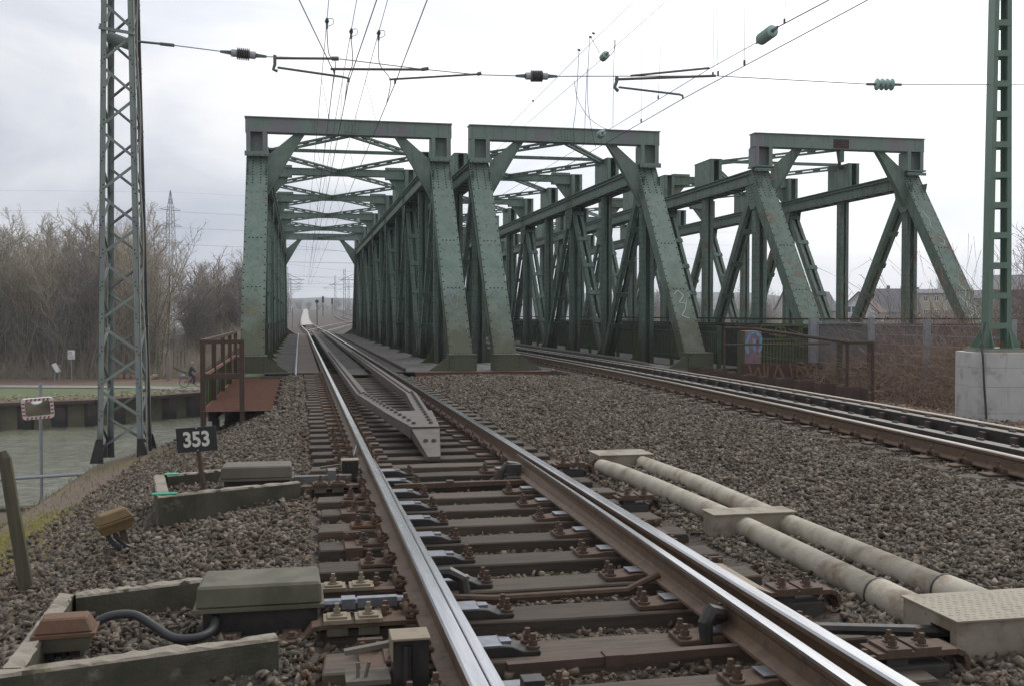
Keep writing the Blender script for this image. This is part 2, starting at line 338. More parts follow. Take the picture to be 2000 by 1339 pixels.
ground = bpy.data.objects.new('ground', me); C.objects.link(ground); tag(ground, kind='structure')

# water
wm = bpy.data.materials.new('canal_water'); wm.use_nodes = True; t = wm.node_tree; b = t.nodes['Principled BSDF']
b.inputs['Base Color'].default_value = (.16, .165, .112, 1); b.inputs['Roughness'].default_value = .05; b.inputs['IOR'].default_value = 1.33
g_ = t.nodes.new('ShaderNodeNewGeometry'); mp_ = t.nodes.new('ShaderNodeMapping'); mp_.inputs['Scale'].default_value = (.55, 1.0, 1); mp_.inputs['Rotation'].default_value = (0, 0, .3)
t.links.new(g_.outputs['Position'], mp_.inputs[0])
n1 = t.nodes.new('ShaderNodeTexNoise'); n1.inputs['Scale'].default_value = 3.5; n1.inputs['Detail'].default_value = 5; n1.inputs['Roughness'].default_value = .6; n1.inputs['Distortion'].default_value = .6
t.links.new(mp_.outputs[0], n1.inputs['Vector'])
bp_ = t.nodes.new('ShaderNodeBump'); bp_.inputs['Strength'].default_value = 1.0; bp_.inputs['Distance'].default_value = .12
t.links.new(n1.outputs['Fac'], bp_.inputs['Height']); t.links.new(bp_.outputs[0], b.inputs['Normal'])
wx = np.unique(np.concatenate([np.linspace(-400, -34, 12), np.arange(-34, 0, .15), np.linspace(0, 400, 20)])); wy = np.unique(np.concatenate([np.arange(34.05, 76.5, .17), np.linspace(77, 90, 4)]))
WX, WY = np.meshgrid(wx, wy); WZ = np.zeros_like(WX); wr = np.random.default_rng(3)
for _ in range(34):
    lam = wr.uniform(.55, 2.6); th = wr.normal(1.1, .55); kk_ = 2 * np.pi / lam; WZ += lam * .0065 * np.sin(kk_ * (np.cos(th) * WX + np.sin(th) * WY) + wr.uniform(0, 6.28))
WZ = WZ * ((WX > -34) & (WX < 0)) * (.55 + .45 * np.sin(WX * .31 + .9 * np.sin(WY * .23)) * np.sin(WY * .27 + 1.3)) + WATER_Z
nwx = len(wx); wi = np.arange((len(wy) - 1) * nwx).reshape(-1, nwx)[:, :-1].ravel(); wme = bpy.data.meshes.new('water'); wme.from_pydata(np.stack([WX, WY, WZ], -1).reshape(-1, 3).tolist(), [], np.stack([wi, wi + 1, wi + 1 + nwx, wi + nwx], -1).tolist()); wme.materials.append(wm); wme.polygons.foreach_set('use_smooth', [True] * len(wme.polygons)); wo_ = bpy.data.objects.new('water', wme); C.objects.link(wo_); tag(wo_, kind='structure')
# path on the far bank
mb = MB(); pts = [(-70, 90.5), (-30, 84.2), (-19.6, 81.2), (-12, 79.0), (-7.6, 77.9), (-3, 78.6), (30, 81.5)]
q = []
for i, (x, y) in enumerate(pts):
    for o_ in (-1.15, 1.15): q.append((x, y + o_, float(H(x, y + o_)) + .05))
mb.add(q, [(2 * i, 2 * i + 2, 2 * i + 3, 2 * i + 1) for i in range(len(pts) - 1)])
tag(mb.build('path', mat('path_asphalt', (.21, .20, .19), (.27, .26, .245), 2, .9)), kind='structure')
# quays and abutments
def corrugated(p0, p1, z0, z1, pitch, depth, n_off=1):
    """trapezoid sheet-pile profile from p0 to p1"""
    p0 = Vector((*p0, 0)); p1 = Vector((*p1, 0)); a = (p1 - p0); L_ = a.length; a.normalize(); nrm = Vector((-a.y, a.x, 0)) * n_off
    pts = []; s_ = 0; k = 0
    while s_ < L_:
        for ds, o_ in ((0, 0), (.3, 0), (.5, 1), (.8, 1)):
            if s_ + ds * pitch <= L_: pts.append(p0 + a * (s_ + ds * pitch) + nrm * (o_ * depth))
        s_ += pitch
    mb = MB(); n = len(pts)
    zt = (lambda f: z1) if not callable(z1) else z1
    vs = []
    for i, p in enumerate(pts):
        f = (p - p0).dot(a) / L_
        for o_ in (0, .02): vs += [p + nrm * o_ + Vector((0, 0, z0)), p + nrm * o_ + Vector((0, 0, zt(f)))]
    fs = []
    for i in range(n - 1):
        a0, b0 = 4 * i, 4 * i + 4
        fs += [(a0, b0, b0 + 1, a0 + 1), (a0 + 3, b0 + 3, b0 + 2, a0 + 2), (a0 + 1, b0 + 1, b0 + 3, a0 + 3)]
    fs += [(0, 1, 3, 2), (4 * n - 4, 4 * n - 2, 4 * n - 1, 4 * n - 3)]
    mb.add(vs, fs); return mb
M['pile'] = mat('rusted_sheet_pile', (.060, .042, .036), (.10, .068, .055), 1.2, .8, c3=(.30, .28, .235), s3=1.1, t3=(.70, .78), moss=((.022, .022, .018), -5.0, .22), bump=.2, bscale=12)
wq = thing('quay_wall', (-6.5, 74.6, WATER_Z), 'rusty brown sheet pile wall along the far side of the canal', 'wall')
for i in range(len(WALL) - 2):
    a_, b_ = WALL[i], WALL[i + 1]
    corrugated((a_[0], a_[1] + .45), (b_[0], b_[1] + .45), -7, -4.12, 1.9, .75, -1).build('pile_section', M['pile'], wq)
    d_ = Vector((b_[0] - a_[0], b_[1] - a_[1], 0))
    MB().bar((a_[0], a_[1] - .32, -4.05), (b_[0], b_[1] - .32, -4.05), .72, .20).build('capping_beam', M['rustdark'], wq)
ab = MB(); ab.box(-1.35, 24, 26.9, 27.95, -7, -.42)
o = ab.build('abutment', M['conc_side']); tag(o, 'dark mossy abutment under the near end of the bridges', 'abutment')
mb = MB(); mb.box(-2.2, 24, 84.45, 85.5, -7, -.45); o = mb.build('abutment', M['conc_side']); tag(o, 'abutment under the far end of the green bridges', 'abutment')
mb = MB(); mb.box(-400, 60, 33.6, 34.03, -7.2, -4.5); o = mb.build('canal_kerb', M['conc_side']); tag(o, 'concrete quay edge on the near side of the canal', 'quay')

# ------------------------------------------------------------------ rails and sleepers
HEAD = [(-.036, -.010), (-.028, 0), (.028, 0), (.036, -.010), (.035, -.034), (.0085, -.052), (.0085, -.135), (.075, -.157), (.075, -.172), (-.075, -.172), (-.075, -.157), (-.0085, -.135), (-.0085, -.052), (-.035, -.034)]
HM = [1, 1, 1, 0, 0, 0, 0, 0, 0, 0, 0, 0, 0, 0]
def rail(parent, path, name='rail', top='steel'):
    return recalc(MB().sweep(HEAD, path, HM).build(name, [M['rail'], M[top]], parent))
def ybend(x, y):   # track 1 beyond the bridge drifts and rises
    return (x + float(np.interp(y, [0, 84, 130, 190, 420], [0, 0, -.45, -.4, 1.0])), y, float(railrise(y)))
XL, XR = .6275, 2.1325
yy = [1.2, 6, 12, 20, 28, 40, 60, 84, 105, 130, 150, 170, 200, 230, 260, 300, 340, 380, 420]
tr1 = thing('railway_track', (1.38, 3, -.3), 'left railway track with timber sleepers running onto the left bridge', 'railway track')
rail(tr1, [ybend(XL, y) for y in yy]); rail(tr1, [ybend(XR, y) for y in yy])
# switch blades: left one lies against its rail, right one stands open
def blade_prof(side, w, off):
    """side=+1: blade on the right of the rail; off: x of the edge next to the stock rail"""
    p = [(off, -.009), (off + .003, 0), (off + w - .003, 0), (off + w, -.012), (off + w * .9, -.036), (off + w * .62, -.055), (off + w * .62, -.120), (off + max(.085, w), -.140), (off + max(.085, w), -.155), (off + .036, -.155), (off + .036, -.12), (off + .004, -.055), (off + .002, -.034)]
    return p if side > 0 else [(-a, b) for a, b in reversed(p)]
ys_ = np.linspace(9.7, 1.2, 22)
def lw(y): return float(np.interp(y, [1.2, 4, 6.5, 9.7], [.060, .046, .030, .006]))
mb = MB(); prof = [blade_prof(1, lw(y), XL + .0385) for y in ys_]
BM = [1, 1, 1] + [0] * 10
mb.sweep(lambda i: [(-a, b) for a, b in reversed(prof[i])], [(0, y, -.001) for y in ys_], [0] * 9 + [1, 1, 1] + [0])
recalc(mb.build('switch_blade', [M['rail'], M['steel']], tr1))
mb = MB(); ro = [XR - .036 - float(np.interp(y, [1.2, 4, 7, 9.7], [.150, .105, .072, .060])) for y in ys_]
def rw(y): return float(np.interp(y, [1.2, 4, 6.5, 9.7], [.066, .056, .040, .010]))
# blade at x = ro - w .. ro  (mirrored profile)
def rprof(i):
    y = ys_[i]; p = blade_prof(1, rw(y), 0); q = [(ro[i] - a, b) for a, b in p]; return [(-a, b) for a, b in q]
mb.sweep(rprof, [(0, y, -.002) for y in ys_], [1, 1, 1] + [0] * 10)
recalc(mb.build('switch_blade', [M['rail'], M['steel']], tr1))

# fastening meshes (x points away from the rail, z = 0 on the sleeper)
def hexbolt(mb, x, y, z, s=1.0, sq=True):
    mb.cyl((x, y, z), (x, y, z + .012 * s), .032 * s, 10); mb.cyl((x, y, z + .012 * s), (x, y, z + .038 * s), .021 * s, 6)
    if sq: mb.box(x - .011 * s, x + .011 * s, y - .011 * s, y + .011 * s, z + .038 * s, z + .066 * s)
    return mb
p_ = MB(); p_.box(.055, .275, -.085, .085, 0, .023); p_.box(.080, .105, -.085, .085, .023, .052)
PLATE = bevmesh(p_.mesh('base_plate', M['rust']), .005)
PLATE_O = bevmesh(p_.mesh('base_plate', M['rustorange']), .005)
SCREW = hexbolt(MB(), 0, 0, .023).mesh('screw', M['rust'])
c_ = MB(); arc = [(.120 - .055 * (1 - abs(math.cos(a))) * 0, .062 * math.cos(a), .036 + .052 * math.sin(a)) for a in np.linspace(0, math.pi, 9)]
c_.tube([(.105, .066, .03)] + arc + [(.105, -.066, .03)], .015, 6); c_.tube([(.06, .050, .044), (.10, .055, .058), (.13, .050, .05)], .013, 6); c_.tube([(.06, -.050, .044), (.10, -.055, .058), (.13, -.050, .05)], .013, 6)
hexbolt(c_, .118, 0, .070, .95)
CLIP = c_.mesh('clip', M['rust'])
p_ = MB(); p_.prism([(.078, -.08, 0), (.42, -.08, 0), (.42, -.08, .022), (.34, -.08, .023), (.29, -.08, .046), (.26, -.08, .050), (.078, -.08, .050)], (0, .16, 0))
CHAIR = bevmesh(p_.mesh('slide_chair', M['oil']), .004)
p_ = MB(); p_.prism([(.078, -.085, 0), (.43, -.085, 0), (.43, -.085, .022), (.33, -.085, .024), (.29, -.085, .028), (.26, -.085, .034), (.078, -.085, .034)], (0, .17, 0)); p_.box(.078, .27, -.05, .05, .034, .040)
CHAIR_R = bevmesh(p_.mesh('slide_chair', M['rust']), .004)
p_ = MB(); p_.box(.15, .285, -.06, .06, .0405, .046)
SLIDE_R = p_.mesh('slide_plate', M['slide'])
p_ = MB(); p_.box(.08, .245, -.076, .076, .0505, .0540); p_.box(.245, .295, -.03, .03, .046, .058)
SLIDE = p_.mesh('slide_plate', M['slide'])
p_ = MB(); p_.box(-.055, .055, -.142, .142, .002, .014); p_.box(-.055, .055, -.156, -.142, -.12, .014); p_.box(-.055, .055, .09, .105, .014, .066); p_.box(-.055, .055, .109, .122, .014, .066)
for s_ in (-.035, .035): p_.cyl((s_, .09, .044), (s_, .068, .044), .017, 6)
STRAP = p_.mesh('strap', M['rust'])
def sleeper_mesh(L, seed):
    r = random.Random(seed); mb = MB(); n = 7
    vs = []
    for i in range(n):
        x = -L / 2 + L * i / (n - 1)
        for y, z in ((-.13, -.16), (.13, -.16), (.128, 0), (-.128, 0)): vs.append((x + (r.uniform(-.015, .015) if i in (0, n - 1) else 0), y + r.uniform(-.006, .006), z + r.uniform(-.004, .003)))
    fs = [(0, 1, 2, 3), tuple(4 * (n - 1) + k for k in (3, 2, 1, 0))]
    for i in range(n - 1):
        for k in range(4): fs.append((4 * i + k, 4 * i + 4 + k, 4 * i + 4 + (k + 1) % 4, 4 * i + (k + 1) % 4))
    mb.add(vs, fs); return bevmesh(mb.mesh('sleeper', M['sleeper']), .008)
SL = [sleeper_mesh(2.52, i) for i in range(5)]
SLY = [3.97 + .587 * k for k in range(-3, 42)]
for k, y in enumerate(SLY):
    if y > 27.3: break
    c = Vector((1.38 + random.uniform(-.03, .03), y, -.195)) - ORG[tr1.name]
    s = inst('sleeper', SL[k % 5], tr1, c, (0, 0, random.uniform(-.008, .008)))
    lx, rx = XL - 1.38 - (c.x + ORG[tr1.name].x - 1.38), XR - 1.38 - (c.x + ORG[tr1.name].x - 1.38)
    near = y < 13.5
    inst('base_plate', PLATE_O if k % 4 == 1 else PLATE, s, (lx, 0, 0), (0, 0, math.pi)); inst('base_plate', PLATE, s, (rx, 0, 0))
    for sg, bx in ((-1, lx), (1, rx)):
        inst('clip', CLIP, s, (bx, 0, 0), (0, 0, math.pi if sg < 0 else 0))
        if near: inst('screw', SCREW, s, (bx + sg * .215, -.04 * sg, 0)); inst('screw', SCREW, s, (bx + sg * .225, .045 * sg, 0), (0, 0, .6))
    if y < 9.9:
        for sg, bx in ((1, lx), (-1, rx)):
            ro_ = (0, 0, 0 if sg > 0 else math.pi)
            inst('slide_chair', CHAIR if sg > 0 else CHAIR_R, s, (bx, 0, 0), ro_); inst('slide_plate', SLIDE if sg > 0 else SLIDE_R, s, (bx, 0, 0), ro_)
            inst('screw', SCREW, s, (bx + sg * .392, -.04, 0)); inst('screw', SCREW, s, (bx + sg * .385, .045, 0))
    else:
        inst('base_plate', PLATE, s, (lx, 0, 0)); inst('base_plate', PLATE, s, (rx, 0, 0), (0, 0, math.pi))
        inst('clip', CLIP, s, (lx, 0, 0)); inst('clip', CLIP, s, (rx, 0, 0), (0, 0, math.pi))
    if k in (4, 8, 10, 14): inst('strap', STRAP, s, (-1.05, 0, 0))
    if k in (6, 8): inst('strap', STRAP, s, (1.05, 0, 0))
# rods between the blades
mb = MB(); mb.tube([(.72, 5.42, -.15), (.80, 5.40, -.17), (1.0, 5.40, -.185), (1.75, 5.42, -.185), (1.86, 5.45, -.15), (1.95, 5.46, -.12)], .021, 8); mb.build('drive_rod', M['rust'], tr1)
mb = MB(); mb.bar((.85, 4.27, -.165), (1.98, 4.31, -.165), .045, .035); mb.box(1.28, 1.36, 4.25, 4.33, -.19, -.14); mb.build('drive_rod', M['rustdark'], tr1)
mb = MB(); mb.bar((.80, 9.03, -.165), (1.95, 9.05, -.165), .045, .035); mb.box(1.26, 1.32, 9.0, 9.08, -.19, -.13); mb.build('drive_rod', M['rust'], tr1)
mb = MB(); mb.tube([(.70, 5.50, -.06), (.78, 5.49, -.055), (.85, 5.47, -.09), (.86, 5.46, -.17)], .032, 8); mb.build('blade_bracket', M['oil'], tr1)
mb = MB(); mb.tube([(1.93, 4.52, -.07), (1.86, 4.5, -.05), (1.83, 4.49, -.10), (1.83, 4.48, -.19)], [.03, .04, .036, .028], 8); mb.bar((1.86, 4.5, -.10), (1.96, 4.58, -.10), .05, .03); hexbolt(mb, 1.93, 4.56, -.085, .8); mb.build('blade_bracket', M['oil'], tr1)
mb = MB(); mb.tube([(1.95, 9.35, -.06), (1.86, 9.3, -.04), (1.80, 9.28, -.10), (1.78, 9.27, -.2)], .03, 8); mb.box(1.84, 1.98, 9.25, 9.4, -.12, -.04); mb.build('blade_bracket', M['oil'], tr1)
mb = MB(); mb.box(.82, .90, 3.78, 3.86, -.22, -.055); mb.box(.70, .82, 3.80, 3.84, -.12, -.09); mb.build('blade_bracket', M['oil'], tr1)

# guard rail frame: two beams converging to a nose
GZ = .055
def guardbeam(pts, w=.175, h=.115):
    mb = MB()
    prof = [(-w / 2, -h), (-w / 2, 0), (w / 2, 0), (w / 2, -h)]
    return recalc(mb.sweep(prof, pts).build('guard_rail', M['guard'], tr1))
gl = guardbeam([(1.30, 11.6, GZ), (.985, 16.9, GZ), (.985, 84, GZ)]); gr_ = guardbeam([(1.46, 11.6, GZ), (1.775, 16.9, GZ), (1.775, 84, GZ)])
mb = MB(); mb.hexa([(1.305, 10.85, -.215), (1.455, 10.85, -.215), (1.535, 11.62, -.065), (1.225, 11.62, -.065), (1.315, 10.85, -.165), (1.445, 10.85, -.165), (1.54, 11.62, GZ + .003), (1.22, 11.62, GZ + .003)]); nose = mb.build('guard_nose', M['guard'], tr1)
mb = MB(); mb.prism([(1.22, 11.6, GZ + .004), (1.54, 11.6, GZ + .004), (1.70, 13.6, GZ + .004), (1.06, 13.6, GZ + .004)], (0, 0, .012)); mb.build('nose_plate', M['guard'], tr1)
rv = MB()
for i in range(60):
    y = 16.9 + i * .32
    for xx in (.985, 1.775):
        if y < 40: rv.rivet((xx - .03, y, GZ), (0, 0, 1), .03, .025)
for f in np.linspace(.06, .97, 15):
    for sg in (-1, 1):
        x = 1.38 + sg * (.08 + (.395 - .08) * f); y = 11.6 + 5.3 * f; rv.rivet((x, y, GZ + .014), (0, 0, 1), .034, .03)
for xx in (1.34, 1.43): rv.rivet((xx, 11.25, -.05), (0, -.1, 1), .032, .028)
rv.build('guard_bolts', M['oil'], tr1, kind='stuff')

# second track (right), easing to the left near the camera
tr2 = thing('railway_track', (8.1, 9, -.3), 'right railway track with dark guard beams running onto the middle bridge', 'railway track')
def x2(y): return float(np.interp(y, [0, 4, 9, 14, 19, 24, 29, 36, 500], [6.7, 6.95, 7.38, 7.72, 7.96, 8.08, 8.12, 8.13, 8.13]))
y2 = [3, 5, 7, 9, 11, 14, 17, 20, 24, 28, 34, 45, 60, 84, 120, 170, 230]
for s_ in (-.7525, .7525): rail(tr2, [(x2(y) + s_, y, float(railrise(y))) for y in y2], top='steel2')
y2g = [y for y in y2 if y <= 84]
for s_, m__ in ((-.40, 'guard_rusty'), (.40, 'guard_rusty')):
    mb = MB(); mb.sweep([(-.075, -.15), (-.075, 0), (.075, 0), (.075, -.15)], [(x2(y) + s_, y, .0) for y in y2g], [1, 0, 1, 1]); recalc(mb.build('guard_rail', [M[m__], M['oil']], tr2))  # beam sides coloured near-black to paint in the shade of the gap
mb = MB(); mb.sweep([(-.32, -.16), (-.32, -.15), (.32, -.15), (.32, -.16)], [(x2(y), y, -.10) for y in y2g]); recalc(mb.build('trough_floor', M['deckdark'], tr2))  # floor coloured dark to deepen the shaded gap between the beams
rv = MB()
for i in range(110):
    y = 8 + i * .6
    if y > 60: break
    for s_ in (-.40, .40):
        for o_ in (-.06, .0): rv.rivet((x2(y) + s_ + .03, y + o_, .0), (0, 0, 1), .03, .022)
rv.build('guard_bolts', M['oil'], tr2, kind='stuff')
p_ = MB(); p_.prism([(-.30, -.05, -.14), (-.30, .05, -.14), (-.30, .05, .0), (-.30, -.05, .0)], (.04, 0, 0)); p_.box(-.26, .26, -.03, .03, -.14, -.10); p_.prism([(.26, -.05, -.14), (.26, .05, -.14), (.26, .05, 0), (.26, -.05, 0)], (.04, 0, 0))
CHOCK = p_.mesh('cross_chock', M['rustdark'])
for i in range(44):
    y = 8.1 + i * .6
    s = inst('sleeper', SL[i % 5], tr2, Vector((x2(y), y, -.195)) - ORG[tr2.name], (0, 0, 0))
    for sg in (-1, 1):
        inst('base_plate', PLATE, s, (sg * .7525, 0, 0), (0, 0, 0 if sg > 0 else math.pi)); inst('clip', CLIP, s, (sg * .7525, 0, 0), (0, 0, 0 if sg > 0 else math.pi))
    if y < 24: inst('cross_chock', CHOCK, s, (0, .2, .165))
# far tracks, crossovers and the pale infill between the rails
far = thing('far_track', (9, 110, 0), 'far railway track curving off to the right beyond the bridge', 'railway track')
def curve(xs, ysx, n=24):
    y = np.linspace(ysx[0], ysx[-1], n); x = np.interp(y, ysx, xs); k = np.ones(5) / 5; xp = np.pad(x, 2, mode='reflect', reflect_type='odd'); x = np.convolve(xp, k, 'valid')
    return [(float(a), float(b_), float(railrise(b_)) + .01) for a, b_ in zip(x, y)]
rail(far, curve([.72, 1.5, 4.0, 8.0, 12.0], [92, 104, 130, 165, 200])); rail(far, curve([2.25, 3.2, 5.6, 9.5, 13.4], [88, 100, 126, 160, 196]))
for dx in (0, 1.505): rail(far, curve([12.5 + dx, 12.3 + dx, 12 + dx, 13 + dx], [96, 150, 230, 420]))
for dx in (0, 1.505): rail(far, curve([17.5 + dx, 17.3 + dx, 17 + dx, 19 + dx], [96, 150, 230, 420]))
mb = MB(); sl_ = [(ybend(XL, y), ybend(XR, y)) for y in np.linspace(128, 420, 20)]
q = []
for a, b_ in sl_: q += [(a[0] + .09, a[1], a[2] - .03), (b_[0] - .09, b_[1], b_[2] - .03)]
mb.add(q, [(2 * i, 2 * i + 1, 2 * i + 3, 2 * i + 2) for i in range(len(sl_) - 1)]); mb.box(XL + .09, XR - .09, 127.6, 128, -.2, .16)
mb.build('infill_slab', mat('pale_infill', (.36, .345, .31), (.42, .40, .36), 2, .8), far)
# ------------------------------------------------------------------ the three truss bridges
P_, NP, HW = 4.6, 12, 2.83
Z0, ZC0, ZC1, ZB0, ZB1 = -.22, 5.75, 6.25, 6.9, 7.36
bt = MB(); bt.box(-.23, .23, -.10, .10, -.012, .012)
for sx in (-.18, .18):
    for sy in (-.06, .06): bt.rivet((sx, sy, .012), (0, 0, 1), .018, .012)
BATTEN = bt.mesh('batten', M['green_mid']); BATTEN_R = bt.mesh('batten', M['green_rust'])
def bridge(cx, dz, label, kind):
    root = thing('truss_bridge', (cx, BR0, -.9), label, 'bridge', 'steel truss bridges over the canal')
    g, gm, gb = M['green'], M['green_mid'], M['green_beam']
    if kind == 3: g, gm = M['green_rust'], M['green_rust']
    Y = lambda k: BR0 + k * P_
    zb0, zb1 = ZB0 + dz, ZB1 + dz
    ZT = 7.13 + dz
    vis = lambda k: True
    for s in (-1, 1):
        x = cx + s * HW
        # end posts
        for near in (True, False):
            ya, yb = (Y(0) + .15, Y(1)) if near else (Y(NP) - .15, Y(NP - 1))
            p0 = Vector((x, ya, .16)); p1 = Vector((x, yb, ZC1 - .03)); a = (p1 - p0).normalized(); nrm = Vector((0, -a.z, a.y)) if near else Vector((0, a.z, -a.y))
            L = (p1 - p0).length; mb = MB()
            up = nrm
            mb.bar(p0, p1, .64, .03, up, 0, 0)
            for sx in (-.255, .255):
                mb.bar(p0, p1, .03, .42, up, sx, -.225); mb.bar(p0, p1, .10, .022, up, sx * 1.02, -.43)
                mb.bar(p0, p1, .09, .09, up, sx * .78, -.065)
            post = mb.build('end_post', g, root)
            if near:
                rv = MB(); side = a.cross(nrm).normalized(); n_ = int(L / .285)
                for i in range(n_ + 1):
                    t_ = .08 + i * (L - .16) / n_
                    for o_ in (-.285, .285): rv.rivet(p0 + a * t_ + side * o_ + nrm * .015, nrm)
                for t_ in (.10, L * .32, L * .56):
                    for o_ in (-.17, -.06, .06, .17): rv.rivet(p0 + a * t_ + side * o_ + nrm * .015, nrm)
                for i in range(10):
                    for o_ in (-.285, -.12, .12, .285): rv.rivet(p0 + a * (L - .12 - i * .115) + side * o_ + nrm * .015, nrm)
                rv.build('rivets', M['rivet'], post, kind='stuff')
                # side rivets of the post
            # cap plate
            mb = MB(); mb.box(x - .36, x + .36, yb - .42 if near else yb - .2, yb + .2 if near else yb + .42, ZC1 + dz * .5, ZC1 + .05 + dz * .5)
            if near:
                mb.box(x - .36, x + .36, yb - .42, yb - .40, ZC1 - .10, ZC1 + .0)
                for o_ in (-.27, -.09, .09, .27): mb.rivet((x + o_, yb - .42, ZC1 - .05), (0, -1, 0), .03, .025)
            mb.build('cap_plate', g, root)
            # pedestal
            yq = Y(0) - .28 if near else Y(NP) + .0
            mb = MB(); mb.box(x - .37, x + .37, yq, yq + .75, Z0, .21); mb.box(x - .39, x + .39, yq - .02, yq + .77, .21, .235)
            ped = mb.build('pedestal', g, root)
            if near:
                rv = MB()
                for o_ in (-.31, .31):
                    for z in (-.1, .03, .15): rv.rivet((x + o_, yq, z), (0, -1, 0), .028, .02)
                rv.build('rivets', M['rivet'], ped, kind='stuff')
            mb = MB(); q = x - s * .37
            mb.prism([(q, yq + .06, Z0), (q - s * .62, yq + .06, Z0), (q, yq + .06, .20)], (0, .025, 0)); mb.build('gusset', g, root)
        # chords
        mb = MB(); ya, yb = Y(1) - .1, Y(NP - 1) + .1
        mb.box(x - .33, x + .33, ya, yb, ZC1 - .03, ZC1)
        for sx in (-.24, .24):
            mb.box(x + sx - .016, x + sx + .016, ya, yb, ZC0, ZC1 - .03)
            mb.box(x + sx - .07 * (1 if sx < 0 else -.0) - (.0 if sx < 0 else 0), x + sx + (.0 if sx < 0 else .07), ya, yb, ZC0, ZC0 + .025)
            mb.box(x + (sx - .09 if sx < 0 else sx), x + (sx if sx < 0 else sx + .09), ya, yb, ZC1 - .14, ZC1 - .12)
        for i in range(int((yb - ya) / .8)): mb.box(x - .23, x + .23, ya + i * .8, ya + i * .8 + .3, ZC0 + .03, ZC0 + .045)
        ch = mb.build('top_chord', g, root)
        rv = MB()
        inner = -1 if s > 0 else 1
        for i in range(int((yb - ya) / .35)):
            y = ya + i * .35
            if y > 70: break
            for xx, nn in ((x - .24 - .016, -1),):
                rv.rivet((xx, y, ZC0 + .07), (nn, 0, 0), .02); rv.rivet((xx, y, ZC1 - .2), (nn, 0, 0), .02)
        for k in range(1, 8, 2):
            for i in range(7):
                for z in (ZC0 + .12, ZC0 + .2, ZC0 + .28): rv.rivet((x - .256, Y(k) - .45 + i * .15, z), (-1, 0, 0), .02)
        rv.build('rivets', M['rivet'], ch, kind='stuff')
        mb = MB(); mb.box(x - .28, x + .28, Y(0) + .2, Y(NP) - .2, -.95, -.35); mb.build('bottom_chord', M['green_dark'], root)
        # verticals
        for k in range(1, NP):
            mb = MB(); y = Y(k); w = .20 if k % 2 else .17
            mb.box(x - w, x - w + .022, y - .17, y + .17, -.34, ZC0); mb.box(x + w - .022, x + w, y - .17, y + .17, -.34, ZC0)
            mb.box(x - w + .022, x + w - .022, y - .012, y + .012, -.34, ZC0)
            for sx in (-1, 1):
                for sy in (-1, 1): mb.box(x + sx * (w - .075) - .05, x + sx * (w - .075) + .05, y + sy * .165 - .008, y + sy * .165 + .008, -.34, ZC0)
            vo = mb.build('vertical', gm, root)
            if k < 5:
                rv = MB()
                for i in range(28):
                    z = -.1 + i * .2
                    for o_ in (-.1, .1): rv.rivet((x - w, y + o_, z), (-1, 0, 0), .018); rv.rivet((x + o_ * 1.2, y - .173, z), (0, -1, 0), .018)
                rv.build('rivets', M['rivet'], vo, kind='stuff')
            # inner haunch at deck level
            q = x - s * w; mb = MB(); hh, ww = (.95, .55) if k == 1 else (.5, .5)
            arc = [(q, y, Z0)] + [(q - s * ww * (1 - math.cos(t_)) , y, Z0 + hh * (1 - math.sin(t_))) for t_ in np.linspace(0, math.pi / 2, 6)][::-1]
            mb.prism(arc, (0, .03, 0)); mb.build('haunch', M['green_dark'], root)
            # stub above the chord
            mb = MB(); zt = ZT if k % 2 else ZT - .06; hl = .34 if k % 2 else .80
            if k not in (1, NP - 1):
                for sx in (-1, 1):
                    mb.box(x + sx * .21 - .013, x + sx * .21 + .013, y - hl, y + hl, ZC1, zt)
                    mb.box(x + sx * .155 - .05, x + sx * .155 + .068, y - hl - .02, y - hl, ZC1, zt); mb.box(x + sx * .155 - .05, x + sx * .155 + .068, y + hl, y + hl + .02, ZC1, zt)
                mb.box(x - .197, x + .197, y - .06, y - .04, ZC1, zt); mb.box(x - .24, x + .24, y - hl - .03, y + hl + .03, zt, zt + .02)
            else:
                yo = y - .12 if k == 1 else y + .12
                for sx in (-1, 1):
                    mb.box(x + sx * .30 - .015, x + sx * .30 + .015, yo - .20, yo + .34, ZC1 + .05, zb0)
                    mb.box(x + sx * .235 - .06, x + sx * .235 + .05, yo - .22, yo - .20, ZC1 + .05, zb0)
                mb.box(x - .285, x + .285, yo + .04, yo + .06, ZC1 + .05, zb0)
            mb.build('stub_post', gb if k in (1, NP - 1) else g, root)
        # diagonals with battens
        for k in range(1, NP, 2):
            for kk in (k - 1, k + 1):
                if kk in (0, NP): continue
                p0 = Vector((x, Y(k) + (.12 if kk > k else -.12), ZC0 + .12)); p1 = Vector((x, Y(kk) + (-.12 if kk > k else .12), -.3))
                a = (p1 - p0).normalized(); nrm = a.cross(Vector((1, 0, 0))).normalized(); mb = MB()
                if nrm.y > 0: nrm = -nrm
                for sx in (-.17, .17):
                    mb.bar(p0, p1, .022, .28, nrm, sx * 1.06, 0); mb.bar(p0, p1, .12, .016, nrm, sx * .72, .132); mb.bar(p0, p1, .12, .016, nrm, sx * .72, -.132)
                dg = mb.build('diagonal', gm, root)
                L = (p1 - p0).length; nb = 6
                zax = nrm; yax = a; xax = yax.cross(zax).normalized()
                rot = Matrix((xax, yax, zax)).transposed().to_euler()
                for i in range(nb):
                    p = p0 + a * (.55 + i * (L - .8) / (nb - 1)) + nrm * .153
                    inst('batten', BATTEN_R if kind == 3 and i in (1, 5) else BATTEN, dg, p - ORG[root.name], rot)
                # gusset at the top node
            mb = MB()
            for sx in (-.262, .262):
                mb.prism([(x + sx, Y(k) - .62, ZC0 + .1), (x + sx, Y(k) + .62, ZC0 + .1), (x + sx, Y(k) + .42, ZC0 - .55), (x + sx, Y(k) + .16, ZC0 - .85), (x + sx, Y(k) - .16, ZC0 - .85), (x + sx, Y(k) - .42, ZC0 - .55)], (.012, 0, 0))
            gu = mb.build('gusset', gm, root)
